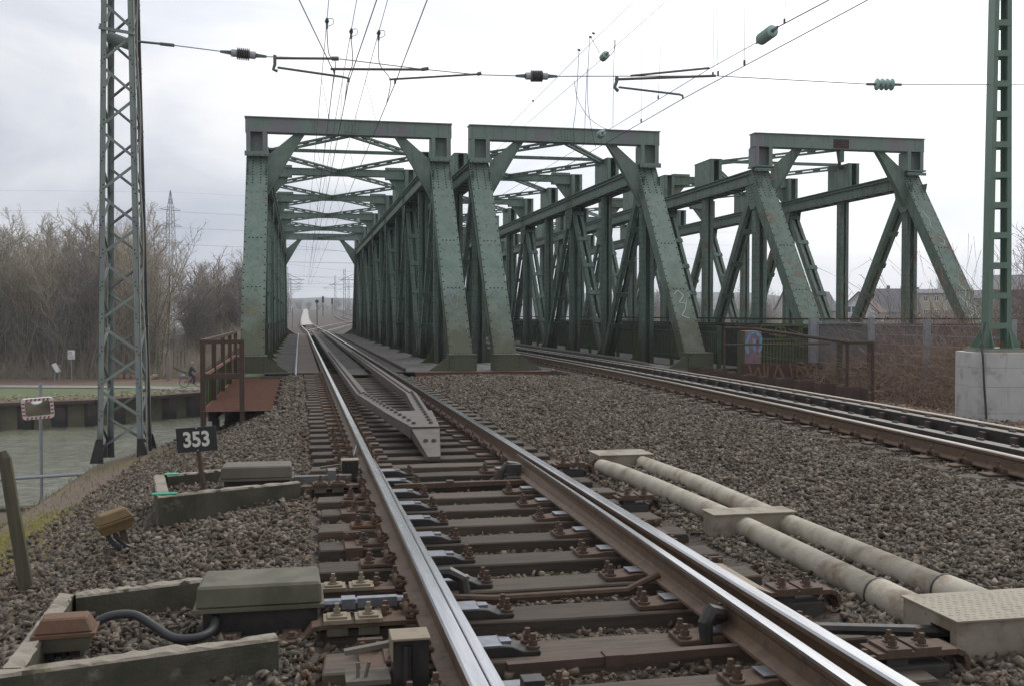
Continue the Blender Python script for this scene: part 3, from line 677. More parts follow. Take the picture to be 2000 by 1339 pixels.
            if k < 8:
                rv = MB()
                for i in range(6):
                    for j in range(7): rv.rivet((x - .262, Y(k) - .3 + i * .12, ZC0 - .6 + j * .1), (-1, 0, 0), .018)
                rv.build('rivets', M['rivet'], gu, kind='stuff')
    # portal frames
    for near in (True, False):
        yb = Y(1) - .12 if near else Y(NP - 1) + .12; q = -1 if near else 1
        y0_, y1_ = (yb - .22, yb + .20)
        mb = MB(); mb.box(cx - HW - .34, cx + HW + .34, y0_ + .03, y1_ - .03, zb0 + .012, zb1 - .025); mb.box(cx - HW - .36, cx + HW + .36, y0_ - .03, y1_ + .05, zb1 - .025, zb1); mb.box(cx - HW - .34, cx + HW + .34, y0_, y1_, zb0, zb0 + .012)
        pb = mb.build('portal_beam', gb, root)
        if near:
            f = y0_ + .03; mb = MB()
            if kind < 3:
                pl = [(-.34, .16), (-.24, .06), (.24, .06), (.34, .22), (.24, .38), (-.24, .38), (-.34, .28)]
                mb.prism([(cx + .05 + a_, f, zb0 + b_) for a_, b_ in pl], (0, -.012, 0))
                for i in range(5):
                    for j in range(4): mb.rivet((cx + .05 - .2 + i * .1, f - .012, zb0 + .11 + j * .075), (0, -1, 0), .026, .02)
                mb.build('splice_plate', gb, pb)
            else:
                mb.box(cx - .28, cx + .30, f - .012, f, zb0 + .03, zb0 + .34)
                for i in range(6):
                    for j in range(3): mb.rivet((cx - .22 + i * .09, f - .012, zb0 + .09 + j * .09), (0, -1, 0), .026, .02)
                mb.build('splice_plate', M['rustdark'], pb)
                MB().box(cx - .02, cx + .14, y0_ + .05, y0_ + .2, zb0 - .42, zb0).build('hanger', M['green_mid'], pb)
        for s in (-1, 1):
            xi = cx + s * (HW - .33); mb = MB(); yk = yb - .05
            A = (xi, yk, 6.22 + dz); B = (xi - s * .80, yk, zb0); Cc = (xi - s * 1.10, yk, zb0); D = (xi + s * .02, yk, 5.02 + dz); Dm = (xi - s * .84, yk, zb0 - .40)
            mb.prism([A, B, Cc, Dm, D], (0, .025, 0))
            e0, e1 = Vector(Dm) + Vector((0, .012, 0)), Vector(D) + Vector((0, .012, 0)); e2 = Vector((xi - s * 1.09, yk + .012, zb0 - .02))
            mb.bar(e2, e0, .24, .022, (0, 0, 1)); mb.bar(e0, e1, .24, .022, (1, 0, 0) if False else (0, 0, 1))
            mb.box(min(xi - s * .72, xi - s * 1.18), max(xi - s * .72, xi - s * 1.18), yk - .12, yk + .14, zb0 - .02, zb0 - .003)
            for i in range(6): mb.cyl((xi - s * (.75 + i * .08), yk - .08, zb0 - .05), (xi - s * (.75 + i * .08), yk - .08, zb0 - .02), .022, 6)
            mb.build('knee_brace', g, root)
    # lateral struts and bracing at the top
    for k in range(2, NP - 1):
        y = Y(k)
        if k % 2 == 0 and k != 2: continue
        mb = MB()
        if k == 2: mb.box(cx - HW + .2, cx + HW - .2, y - .06, y + .06, ZT - .06, ZT + .05); mb.build('thin_strut', gm, root); continue
        mb.box(cx - HW + .2, cx + HW - .2, y - .11, y + .11, ZT - .25, ZT - .02); mb.box(cx - HW + .2, cx + HW - .2, y - .15, y + .15, ZT - .02, ZT); mb.box(cx - HW + .2, cx + HW - .2, y - .15, y + .15, ZT - .27, ZT - .25)
        stt = mb.build('top_strut', g, root)
        for s in (-1, 1):
            xi = cx + s * (HW - .24); a_, b_ = sorted((xi, xi - s * .75)); mb = MB()
            mb.box(a_, b_, y - .17, y + .17, ZT, ZT + .10); mb.box(a_, b_, y - .17, y + .17, ZT - .37, ZT - .27); mb.build('hat_plate', g, stt)
            MB().prism([(xi, y - .01, ZT - .37), (xi - s * .62, y - .01, ZT - .37), (xi, y - .01, ZT - 1.15)], (0, .025, 0)).build('bracket', g, stt)
    zz = ZT - .10
    def brace(p0, p1):
        p0 = Vector(p0); p1 = Vector(p1); a = (p1 - p0).normalized(); mb = MB(); sd_ = Vector((a.y, -a.x, 0)) * .09
        for o_ in (-.055, .055): mb.bar(p0 + Vector((0, 0, o_)), p1 + Vector((0, 0, o_)), .10, .065)
        n_ = 6; L = (p1 - p0).length
        for i in range(n_ + 1):
            c = p0 + a * (.1 + (L - .2) * i / n_); mb.bar(c - a * .16, c + a * .16, .03, .17)
        mb.build('bracing', gm, root)
    for k in range(1, NP - 1, 2):
        for s in (-1, 1):
            xs_ = cx + s * (HW - .2); z0_ = zb0 + .05 if k == 1 else zz; z2_ = zb0 + .05 if k == NP - 2 else zz
            brace((cx + s * .05, Y(k) + (.1 if k > 1 else .0), z0_), (xs_, Y(k + 1) - .12, zz)); brace((xs_, Y(k + 1) + .12, zz), (cx + s * .05, Y(k + 2) - .12, z2_))
    # cross girders
    for k in range(0, NP + 1):
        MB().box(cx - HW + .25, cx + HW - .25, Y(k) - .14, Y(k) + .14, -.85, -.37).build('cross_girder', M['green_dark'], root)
    return root
b1 = bridge(1.58, 0, 'left green riveted truss bridge carrying the track nearest the canal path', 1)
b2 = bridge(8.50, 0, 'middle green riveted truss bridge between the two others', 2)
b3 = bridge(18.2, .08, 'right green truss bridge with rust patches, standing apart near the houses', 3)
# decks: separate plates
def deck(root, x0, x1, ya, yb, z, L, m, name='deck_plate', ribs=0):
    mb = MB(); mb.box(x0, x1, .006, L - .006, -.03, 0)
    for i in range(ribs):
        y = (i + .5) * L / ribs; mb.box(x0 + .02, x1 - .02, y - .012, y + .012, 0, .008)
    me = mb.mesh(name, m); y = ya; o = ORG[root.name]
    while y < yb - .01:
        inst(name, me, root, Vector((0, y, z + random.uniform(-.003, .003))) - o); y += L
EY = BR0 + NP * P_
deck(b1, -.93, -.13, BR0 - .45, EY, -.200, 1.15, M['deck'], ribs=12)
deck(b1, -.06, .50, 27.4, EY, -.175, 3.4, M['deckbrown'])
deck(b1, 1.10, 1.66, 25.4, EY, -.115, 3.3, M['deckdark'])
deck(b1, 2.27, 2.72, 27.6, EY, -.185, 3.4, M['deckdark'])
deck(b1, 2.80, 4.22, BR0 - .4, EY, -.205, 1.15, M['deck'], ribs=2)
deck(b1, 4.23, 5.70, BR0 - .4, BR0 + 8, -.225, 1.4, M['deck'])
deck(b2, 5.71, 7.18, BR0 - .4, EY, -.215, 1.3, M['deck'], ribs=2)
deck(b2, 9.08, 10.95, BR0 - .4, EY, -.215, 1.3, M['deck'], ribs=2)
deck(b3, 15.9, 20.5, BR0 - .4, EY, -.20, 2.3, M['deckbrown'])
MB().tube([(-.10, 27.3, -.30), (-.10, 27.55, -.26), (-.10, 27.9, -.16), (-.10, 30, -.15), (-.10, 84, -.15)], .03, 6).build('cable_pipe', M['grey'], b1)
MB().box(2.74, 2.79, 27.9, 84, -.20, -.10).build('kerb_angle', M['rustdark'], b1)
mb = MB(); mb.box(3.05, 7.05, 27.93, 27.99, -.37, -.232); mb.box(3.05, 7.05, 27.90, 28.1, -.232, -.224); mb.build('edge_plate', M['rustred'], b1)
MB().box(-1.0, .55, 27.30, 27.36, -.34, -.235).build('edge_plate', M['deckbrown'], b1)
MB().tube([(9.55, 26.4, -.25), (9.6, 28, -.13), (9.75, 32, -.11), (9.8, 45, -.11), (9.8, 80, -.11)], [.06, .12, .13, .13, .13], 8).build('cable_duct', M['deckdark'], b2)
MB().tube([(9.95, 25.6, -.30), (9.75, 27.2, -.2), (10.05, 32, -.12), (10.08, 80, -.12)], [.03, .08, .1, .1], 8).build('cable_duct', M['deckdark'], b2)
MB().tube([(6.95, 27.85, -.36), (6.93, 27.9, -.25), (6.9, 28.1, -.19), (6.6, 29.5, -.19), (6.4, 33, -.19)], .022, 6).build('cable_pipe', M['grey'], b2)
# paint tags on the end posts
def stroke(parent, p0, ax, ay, nrm, pts, w, m, name='paint_mark'):
    mb = MB(); n = Vector(nrm).normalized()
    for a, b_ in zip(pts, pts[1:]):
        mb.bar(Vector(p0) + Vector(ax) * a[0] + Vector(ay) * a[1] + n * .004, Vector(p0) + Vector(ax) * b_[0] + Vector(ay) * b_[1] + n * .004, w, .003, n)
    return mb.build(name, m, parent)
an = Vector((0, P_ - .15, 6.06)).normalized(); nn = Vector((0, -an.z, an.y))
def onpost(cx, s, t_): return Vector((cx + s * HW, BR0 + .15, .16)) + an * t_ + nn * .016
chalk = mat('chalk_white_tag', (.42, .43, .40), (.50, .51, .48), 20, .8); bluep = mat('pale_blue_tag', (.20, .26, .30), (.15, .18, .18), 9, .8); yel = mat('yellow_brown_tag', (.25, .19, .06), None, rough=.8)
scrib = [(-.2, .0), (-.1, .5), (.1, .62), (.16, .3), (-.12, .2), (-.2, .55), (.0, .95), (.18, .85), (.12, .6), (-.1, .75), (-.02, 1.2), (.1, 1.5), (-.05, 1.75)]
stroke(b3, onpost(18.2, 1, .9), (1, 0, 0), an, nn, scrib, .028, chalk); stroke(b3, onpost(18.2, 1, 1.0), (1, 0, 0), an, nn, [(-.22, 1.2), (-.05, .85), (.2, .5), (.22, .1)], .026, chalk)
stroke(b3, onpost(18.2, 1, 4.6), (1, 0, 0), an, nn, [(-.15, 1.2), (-.05, .8), (-.12, .5), (0, .3)], .018, chalk); stroke(b3, onpost(18.2, 1, 4.2), (1, 0, 0), an, nn, [(.05, .5), (.16, .3), (.08, .1), (-.05, .2)], .018, chalk)
stroke(b2, onpost(8.5, 1, 1.6), (1, 0, 0), an, nn, [(-.2, .6), (-.05, .75), (.1, .55), (-.1, .3), (.12, .25), (.2, .5), (.05, .05), (-.12, -.2), (.1, -.3)], .022, chalk)
stroke(b1, onpost(1.58, 1, 1.75), (1, 0, 0), an, nn, [(-.2, .5), (-.12, .62), (-.05, .35), (-.16, .2), (-.1, .0), (.0, -.1), (.05, .1)], .03, bluep); stroke(b1, onpost(1.58, 1, 2.1), (1, 0, 0), an, nn, [(.0, .3), (.1, .42), (.12, .1), (.06, -.1)], .03, bluep); stroke(b1, onpost(1.58, 1, .75), (1, 0, 0), an, nn, [(.2, .32), (.26, .26), (.22, .18), (.27, .1), (.22, .02)], .02, bluep); stroke(b2, onpost(8.5, -1, 1.8), (1, 0, 0), an, nn, [(-.15, .3), (-.05, .4), (.05, .25), (-.05, .05), (.08, .0)], .03, bluep)
stroke(b1, onpost(1.58, -1, 1.4), (1, 0, 0), an, nn, [(-.1, .0), (-.06, .22), (-.12, .24), (0, .2), (.08, .3), (.2, .12)], .028, yel)
# ------------------------------------------------------------------ trackside things, left
def wallpoly(name, parent, pts, t, z0, z1):
    """open U of concrete walls along pts (world xy), each wall its own bar; top slopes per point"""
    for (a, za), (b_, zb) in zip(pts, pts[1:]):
        p0 = Vector((*a, 0)); p1 = Vector((*b_, 0)); d = (p1 - p0).normalized(); nn_ = Vector((-d.y, d.x, 0)) * t
        mb = MB(); n = 26; vs = []; jr = random.Random(int(p0.x * 1000)); j_ = lambda s_: jr.gauss(0, s_)
        for i in range(n + 1):
            f = i / n; p = p0.lerp(p1, f); zz0 = za + (zb - za) * f; u_ = nn_.normalized() * .010; chip = -.012 if jr.random() < .12 else 0
            e_ = d * (j_(.003) if i in (0, n) else 0)
            vs += [Vector((p.x, p.y, z0)), Vector((p.x, p.y, zz0 - .012)) + e_ + u_ * j_(.25), Vector((p.x, p.y, zz0 + j_(.003) + chip)) + u_ * (1 + j_(.3)) + e_, Vector((p.x, p.y, zz0 + j_(.003))) + nn_ - u_ * (1 + j_(.3)) + e_, Vector((p.x, p.y, zz0 - .012)) + nn_ + e_, Vector((p.x, p.y, z0)) + nn_]
        fs = [tuple(range(6)), tuple(6 * n + k for k in range(5, -1, -1))]
        for i in range(n):
            for k in range(6): fs.append((6 * i + k, 6 * i + 6 + k, 6 * i + 6 + (k + 1) % 6, 6 * i + (k + 1) % 6))
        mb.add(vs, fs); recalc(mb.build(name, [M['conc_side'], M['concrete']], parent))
    return
def two_tone(o):  # upward faces take the paler concrete, all others the darker one
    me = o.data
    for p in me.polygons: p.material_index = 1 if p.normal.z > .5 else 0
tA = thing('concrete_trough', (-.65, 5.2, -.5), 'mossy concrete trough with gravel inside around the nearer point motor', 'trough')
wallpoly('wall', tA, [((-1.20, 4.50), -.11), ((-.115, 4.74), -.10)], -.085, -.62, 0)
wallpoly('wall', tA, [((-1.115, 4.52), -.113), ((-1.15, 5.72), -.12)], .085, -.62, 0)
wallpoly('wall', tA, [((-1.15, 5.72), -.118), ((-.50, 5.86), -.10)], -.085, -.62, 0)
tB = thing('concrete_trough', (-.55, 9.0, -.6), 'mossy concrete trough with green paint dabs behind the 353 sign', 'trough')
wallpoly('wall', tB, [((-1.14, 8.72), -.12), ((-.03, 9.12), -.10)], -.10, -.75, 0)
wallpoly('wall', tB, [((-1.04, 8.76), -.123), ((-1.22, 9.95), -.14)], .10, -.75, 0)
wallpoly('wall', tB, [((-1.22, 9.95), -.138), ((-.62, 10.2), -.13)], -.09, -.75, 0)
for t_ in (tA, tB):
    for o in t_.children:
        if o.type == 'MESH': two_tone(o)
gp = mat('green_dab', (.02, .33, .20), None, rough=.6)
mb = MB(); mb.box(-1.17, -.98, 8.70, 8.78, -.118, -.112); mb.build('paint_dab', gp, tB); mb = MB(); mb.box(-1.22, -1.10, 9.9, 10.0, -.135, -.131); mb.build('paint_dab', gp, tB)

def point_motor(y, x0, x1, m, label, near):
    root = thing('point_motor', ((x0 + x1) / 2, y + .2, -.4), label, 'point motor', 'point motors beside the left track')
    mb = MB(); mb.hexa([(x0, y, -.10), (x1, y, -.10), (x1, y + .36, -.10), (x0, y + .36, -.10), (x0 + .008, y + .012, .008), (x1 - .004, y + .012, .008), (x1 - .012, y + .35, .008), (x0 + .02, y + .35, .008)])
    lid = bevel(mb.build('lid', m, root), .012)
    mb = MB(); mb.box(x0 - .012, x1 + .012, y - .012, y + .37, -.115, -.098); mb.build('rim', m, root)
    mb = MB(); mb.box(x0 + .03, x1 - .02, y + .035, y + .33, -.36, -.115); bevel(mb.build('housing', M['oil'], root), .01)  # housing coloured near-black to paint the dark recess below the lid
    for fx in (.28, .76):
        xx = x0 + (x1 - x0) * fx; mb = MB(); mb.box(xx - .045, xx + .045, y - .18, y + .04, -.245, -.225); hexbolt(mb, xx, y - .12, -.225, .8, False)
        mb.build('foot', M['rust'], root)
    return root
m1 = point_motor(5.17, -.50, .10, M['motor'], 'olive point motor with black cable inside the nearer concrete trough', True)
m2 = point_motor(9.25, -.68, -.07, M['motor2'], 'dull brown point motor behind the 353 sign', False)
def bolt_plate(mb, x, y, z, w=.13):
    mb.box(x - w / 2, x + w / 2, y - w / 2, y + w / 2, z, z + .02); mb.box(x - w * .36, x + w * .36, y - w * .36, y + w * .36, z + .02, z + .03); hexbolt(mb, x, y, z + .026, .9)
for (root, y) in ((m1, 5.05), (m1, 5.645), (m2, 9.15)):
    zt = -.150; mb = MB(); front = y != 5.645
    prof = [(.50, -.165), (.12, -.165), (.05, -.175), (.02, -.215), (.012, -.225), (-.02, -.238), (-.32, -.240)] if (root is m1 and front) else ([(.50, -.165), (.02, -.165), (-.03, -.19), (-.05, -.25), (-.05, -.42)] if root is m2 else [(.50, -.165), (.0, -.165)])
    for a, b_ in zip(prof, prof[1:]):
        mb.hexa([(b_[0], y - .055, b_[1] - .011), (a[0], y - .055, a[1] - .011), (a[0], y + .055, a[1] - .011), (b_[0], y + .055, b_[1] - .011), (b_[0], y - .055, b_[1] + .011), (a[0], y - .055, a[1] + .011), (a[0], y + .055, a[1] + .011), (b_[0], y + .055, b_[1] + .011)])
    mb.build('fixing_bar', M['rust'], root)
    for xx in (.17, .32):
        mb = MB(); bolt_plate(mb, xx, y, -.154); mb.build('bolt_plate', M['beige'] if root is m1 else M['rust'], root)
        MB().box(xx - .05, xx + .05, y - .05, y + .05, -.215, -.177).build('packing', M['motor'], root)
mb = MB(); mb.cyl((.10, 5.30, -.135), (.52, 5.30, -.135), .022, 8); mb.box(.28, .48, 5.275, 5.325, -.16, -.112); mb.box(.20, .27, 5.26, 5.34, -.16, -.11); mb.cyl((.10, 5.37, -.15), (.5, 5.37, -.15), .02, 8); mb.build('drive_rod', M['slide'], m1)
mb = MB(); mb.bar((-.07, 9.42, -.14), (.45, 9.42, -.14), .09, .06); mb.box(.24, .31, 9.35, 9.5, -.18, -.06); mb.build('drive_rod', M['deck'], m2)
# black cable and its junction box inside the near trough
mb = MB(); cp = [(-1.0, 5.02, -.25), (-.98, 5.10, -.16), (-.90, 5.14, -.10), (-.78, 5.16, -.10), (-.68, 5.12, -.15), (-.58, 5.03, -.185), (-.47, 5.02, -.185), (-.41, 5.10, -.17), (-.41, 5.25, -.14)]
def smooth(pts, n=5):
    pts = [Vector(p) for p in pts]; o_ = []
    for i in range(len(pts) - 1):
        p0, p1, p2, p3 = pts[max(i - 1, 0)], pts[i], pts[i + 1], pts[min(i + 2, len(pts) - 1)]
        for k in range(n):
            t_ = k / n; o_.append(.5 * ((2 * p1) + (p2 - p0) * t_ + (2 * p0 - 5 * p1 + 4 * p2 - p3) * t_ * t_ + (3 * p1 - p0 - 3 * p2 + p3) * t_ ** 3))
    return o_ + [pts[-1]]
mb.tube(smooth(cp), .021, 10); o = mb.build('cable', M['cable'], smooth=True); tag(o, 'thick black cable curving from junction box to the nearer point motor', 'cable')
def jbox(loc, rz, tilt, m, mlow, label, sc=1.0):
    root = thing('junction_box', loc, label, 'junction box', 'cable junction boxes in the gravel')
    rot = Matrix.Rotation(rz, 4, 'Z') @ Matrix.Rotation(tilt, 4, 'Y'); L = Vector(loc)
    def bd(name, mb, m_):
        mb.v = [tuple(L + (rot @ (Vector(p) * sc))) for p in mb.v]; o = mb.build(name, m_, root); return o
    mb = MB(); mb.hexa([(-.125, -.08, .17), (.125, -.08, .17), (.125, .08, .17), (-.125, .08, .17), (-.095, -.055, .235), (.095, -.055, .235), (.095, .055, .235), (-.095, .055, .235)]); bevel(bd('lid', mb, m), .008)
    mb = MB(); mb.box(-.135, .135, -.09, .09, .155, .17); bd('rim', mb, m)
    mb = MB(); mb.hexa([(-.10, -.06, .085), (.10, -.06, .085), (.10, .06, .085), (-.10, .06, .085), (-.12, -.075, .155), (.12, -.075, .155), (.12, .075, .155), (-.12, .075, .155)]); bd('base', mb, mlow)
    mb = MB(); mb.box(.02, .06, -.02, .02, -.25, .085); bd('stake', mb, M['rustdark'])
    mb = MB()
    for a in (-.07, -.02): mb.tube([(a, 0, .09), (a + .01, -.01, .03), (a + .05, -.02, -.04), (a + .12, -.02, -.10)], .017, 6)
    bd('cable_tail', mb, M['cable']); return root
jbox((-1.045, 4.98, -.27), R(4), 0, mat('rusty_lid', (.145, .075, .042), (.11, .062, .038), 14, .75, c3=(.11, .09, .06), s3=10, bump=.2, bscale=90), M['motor'], 'rusty brown lidded junction box inside the nearer concrete trough')
jbox((-1.30, 7.98, -.33), R(24), R(-14), M['yellowbox'], M['yellowbox'], 'yellowish tilted junction box lying alone on the gravel slope')
# lock covers against the left rail
def cover(x, y, label):
    root = thing('lock_cover', (x, y, -.2), label, 'cover', 'covers beside the left rail')
    mb = MB(); mb.box(x - .075, x + .085, y - .075, y + .075, -.008, .002); mb.box(x - .075, x - .068, y - .075, y + .075, -.09, -.008); bevel(mb.build('lid', M['beige'], root), .002)
    mb = MB(); mb.box(x - .066, x + .08, y - .05, y + .065, -.25, -.009); mb.cyl((x - .01, y - .055, -.2), (x - .01, y - .055, -.03), .022, 8); mb.build('block', M['oil'], root)
    mb = MB(); mb.box(x - .26, x - .08, y - .10, y + .05, -.17, -.15); mb.tube([(x - .21, y - .05, -.15), (x - .21, y - .05, -.09)], .008, 5); mb.tube([(x - .18, y - .05, -.15), (x - .165, y - .05, -.09)], .008, 5); mb.bar((x - .26, y + .06, -.08), (x - .06, y + .08, -.06), .035, .02); mb.build('bracket', M['motor2'], root)
cover(.435, 4.28, 'beige topped lock cover beside the left rail nearest the camera'); cover(.44, 9.62, 'small beige topped lock cover beside the left rail near the 353 sign')
mb = MB(); mb.tube(smooth([(.56, 10.0, -.14), (.50, 10.3, -.19), (.52, 10.7, -.17), (.57, 11.0, -.09), (.60, 11.3, -.08)]), .012, 6); o = mb.build('bond_cable', M['grey']); tag(o, 'thin grey bond cable looping against the left rail', 'cable')
# number sign
sg = thing('number_sign', (-.80, 9.12, -.35), 'black sign with white number 353 on a rusty post', 'sign')
sx, sy, sz = -.855, 9.10, .275
rotm = Matrix.Translation((sx, sy, sz)) @ Matrix.Rotation(-YAW * 1.2, 4, 'Z') @ Matrix.Rotation(R(-4.5), 4, 'Y')
mb = MB(); mb.box(-.172, .172, -.006, .006, -.103, .103); mb.v = [tuple(rotm @ Vector(p)) for p in mb.v]; bevel(mb.build('board', M['black'], sg), .002)
mb = MB(); mb.tube([(-.80, 9.13, -.45), (-.81, 9.125, -.1), (-.845, 9.12, .19)], [.026, .022, .02], 7); mb.build('post', M['rustdark'], sg)
mb = MB()
for z in (-.094, .094): mb.rivet(tuple(rotm @ Vector((.005, -.006, z))), tuple(rotm.to_3x3() @ Vector((0, -1, 0))), .008, .006)
mb.build('bolt', M['grey'], sg)
def text_mesh(txt, size, off=0.0):
    cu = bpy.data.curves.new('txt', 'FONT'); cu.body = txt; cu.size = size; cu.align_x = 'CENTER'; cu.align_y = 'CENTER'; cu.extrude = .001; cu.offset = off; cu.resolution_u = 6
    o = bpy.data.objects.new('txt', cu); C.objects.link(o); dg = bpy.context.evaluated_depsgraph_get(); me = bpy.data.meshes.new_from_object(o.evaluated_get(dg)); bpy.data.objects.remove(o); return me
me = text_mesh('353', .175, .0052); me.materials.clear(); me.materials.append(mat('sign_white', (.62, .60, .53), None, rough=.6))
o = bpy.data.objects.new('number', me); C.objects.link(o); o.parent = sg
o.matrix_local = Matrix.Translation(-Vector(sg.location)) @ rotm @ Matrix.Translation((.0, -.0085, -.004)) @ Matrix.Rotation(R(90), 4, 'X') @ Matrix.Scale(.90, 4, (1, 0, 0))
# leaning timber stake
mb = MB(); mb.tube([(-1.82, 7.57, -.85), (-1.84, 7.57, -.50), (-1.90, 7.57, -.10), (-1.965, 7.58, .35), (-1.98, 7.58, .40)], [.052, .050, .046, .042, .025], 6)
o = mb.build('timber_stake', M['wood']); tag(o, 'leaning weathered wooden stake at the left edge of the bank', 'stake')

# inspection platform
pf = thing('platform', (-1.1, 23, -.35), 'rusty red chequered platform with railing beside the left bridge', 'platform')
mb = MB(); mb.box(-1.66, -.45, 18.45, 28.0, -.335, -.32); mb.box(-.45, -.28, 18.45, 19.3, -.335, -.32); mb.box(-.45, -.05, 26.6, 28.0, -.335, -.32)
for i in range(92): mb.box(-1.64, -.47, 18.5 + i * .1025, 18.52 + i * .1025, -.32, -.311)
mb.build('floor_plate', M['rustred'], pf)
RP = [(-1.63, 18.52), (-1.63, 20.9), (-1.63, 23.3), (-1.63, 25.6), (-1.63, 27.8), (-.98, 18.52)]
for x, y in RP: MB().bar((x, y, -.9 if y < 21 else -.34), (x, y, .88), .085, .085, (0, 1, 0)).build('post', M['rustdark'], pf)
for z, h in ((.86, .07), (.27, .09)):
    MB().bar((-1.65, 18.52, z), (-.94, 18.52, z), .06, h).build('rail', M['rustdark'], pf)
MB().bar((-1.63, 18.5, .87), (-1.63, 27.9, .87), .08, .06).build('rail', M['rustdark'], pf)
MB().bar((-1.63, 18.5, .27), (-1.63, 27.9, .27), .03, .06).build('rail', M['rustred'], pf)
corrugated((-1.70, 20.4), (-1.70, 27.9), -.34, .24, .42, .10, 1).build('side_sheet', M['green_dark'], pf)
for i, y in enumerate((19.3, 20.5, 21.7, 22.9, 24.2, 25.5)):
    MB().box(-.47, -.40, y, y + .12, -.50, -.22).build('bracket', M['rustdark'], pf)
MB().box(-.40, -.28, 19.5, 27.5, -.46, -.40).build('edge_beam', M['rustdark'], pf)
o = MB().box(-1.36, -.62, 19.6, 26.85, -4.8, -.62).build('wing_wall', M['conc_side']); tag(o, 'dark damp wing wall under the rusty platform', 'wall')  # dark box added to stand in for the shaded void below the platform
for x in (-1.5, -.6): MB().box(x - .06, x + .06, 18.7, 27.0, -.52, -.336).build('beam', M['deckdark'], pf)
for y in (18.9, 22, 25): MB().bar((-1.45, y, -3.2), (-1.45, y, -.5), .12, .12, (0, 1, 0)).build('support', M['deckdark'], pf)

# ------------------------------------------------------------------ masts
SPY = 18.8
ml = thing('lattice_mast', (-2.95, SPY, -1.1), 'green riveted lattice mast standing at the canal bank', 'mast')
def lm(z): return .37 - (z + 1.1) * .0145
MR = Matrix.Rotation(R(-4), 3, 'Z'); MC = Vector((-2.95, SPY, 0))
def mp3(a, b_, z): return MC + MR @ Vector((a * lm(z), b_ * lm(z), 0)) + Vector((0, 0, z))
ztop = 9.5
for a in (-1, 1):
    for b_ in (-1, 1):
        mb = MB(); p0, p1 = mp3(a, b_, -1.15), mp3(a, b_, ztop)
        xd, yd = MR @ Vector((-a, 0, 0)), MR @ Vector((0, -b_, 0))
        for dv, ot in ((xd, yd), (yd, xd)):
            c0, c1 = p0 + dv * .046, p1 + dv * .046; mb.hexa([c0 - dv * .046, c0 + dv * .046, c0 + dv * .046 + ot * .014, c0 - dv * .046 + ot * .014, c1 - dv * .046, c1 + dv * .046, c1 + dv * .046 + ot * .014, c1 - dv * .046 + ot * .014])
        recalc(mb.build('leg', M['mast_green'], ml))
        mb = MB(); f0 = mp3(a, b_, -1.12); mb.prism([f0 + MR @ Vector((a * .12, 0, -.05)), f0 + MR @ Vector((-a * .10, 0, -.05)), f0 + MR @ Vector((-a * .09, 0, .36)), f0 + MR @ Vector((a * .012, 0, .36))], MR @ Vector((0, b_ * .02, 0))); recalc(mb.build('foot_plate', M['oil'], ml))
per = 1.085; k = 0; z = -.95
while z < ztop - 1:
    zm = z + per / 2 - .06
    for face in range(4):
        f = (1 if (k % 2 == 0) else -1) * (1 if face in (0, 1) else -1)
        off = .007
        if face == 0: q0, q1 = mp3(-f, -1, z), mp3(f, -1, zm); nr = MR @ Vector((0, 1, 0))
        elif face == 1: q0, q1 = mp3(-f, 1, z), mp3(f, 1, zm); nr = MR @ Vector((0, -1, 0)); q0, q1 = mp3(f, 1, z), mp3(-f, 1, zm)
        elif face == 2: q0, q1 = mp3(-1, -f, z), mp3(-1, f, zm); nr = MR @ Vector((1, 0, 0))
        else: q0, q1 = mp3(1, -f, z), mp3(1, f, zm); nr = MR @ Vector((-1, 0, 0))
        q0 = q0 + nr * .022; q1 = q1 + nr * .022; mb = MB(); mb.bar(q0, q1, .010, .046, (q1 - q0).cross(nr)); mb.bar(q0 + nr * .016, q1 + nr * .016, .03, .01, (q1 - q0).cross(nr)); mb.build('lacing_bar', M['mast_green'], ml)
    rv = MB()
    for a in (-1, 1):
        for dz_ in (0, .07, .14): rv.rivet(mp3(a, -1, z + dz_ - .03) + MR @ Vector((-a * (.03 + .03 * (dz_ > .06)), 0, 0)), MR @ Vector((0, -1, 0)), .014, .01)
    rv.build('rivets', M['rivet'], ml, kind='stuff')
    z += per / 2; k += 1
mb = MB(); pz = PY(205, 76, SPY); mb.cyl(mp3(-.75, 0, pz.z), mp3(.55, 0, pz.z - .12), .095, 12); mb.cyl(mp3(-1.15, 0, pz.z + .03), mp3(-.75, 0, pz.z), .05, 8); mb.prism([mp3(-1.35, -.1, pz.z + .22), mp3(-1.02, -.1, pz.z + .2), mp3(-1.02, -.1, pz.z - .08)], (0, .05, 0)); mb.bar(mp3(-1.1, -1.1, pz.z + .08), mp3(1.0, -1.1, pz.z - .0), .03, .05); mb.build('spring_tensioner', M['mast_green'], ml)
mb = MB(); mb.tube([mp3(1.12, -.5, zz_) + Vector((.015 * math.sin(zz_ * 3), 0, 0)) for zz_ in np.linspace(-1, 9.3, 40)], .012, 5); mb.build('cable', mat('pale_cable', (.33, .31, .27), None), ml)
mb = MB(); mb.tube([mp3(1.06, .3, zz_) for zz_ in (-1.1, 1, 3, 5, 7, 9.3)], .022, 6); mb.build('cable_duct', M['oil'], ml)

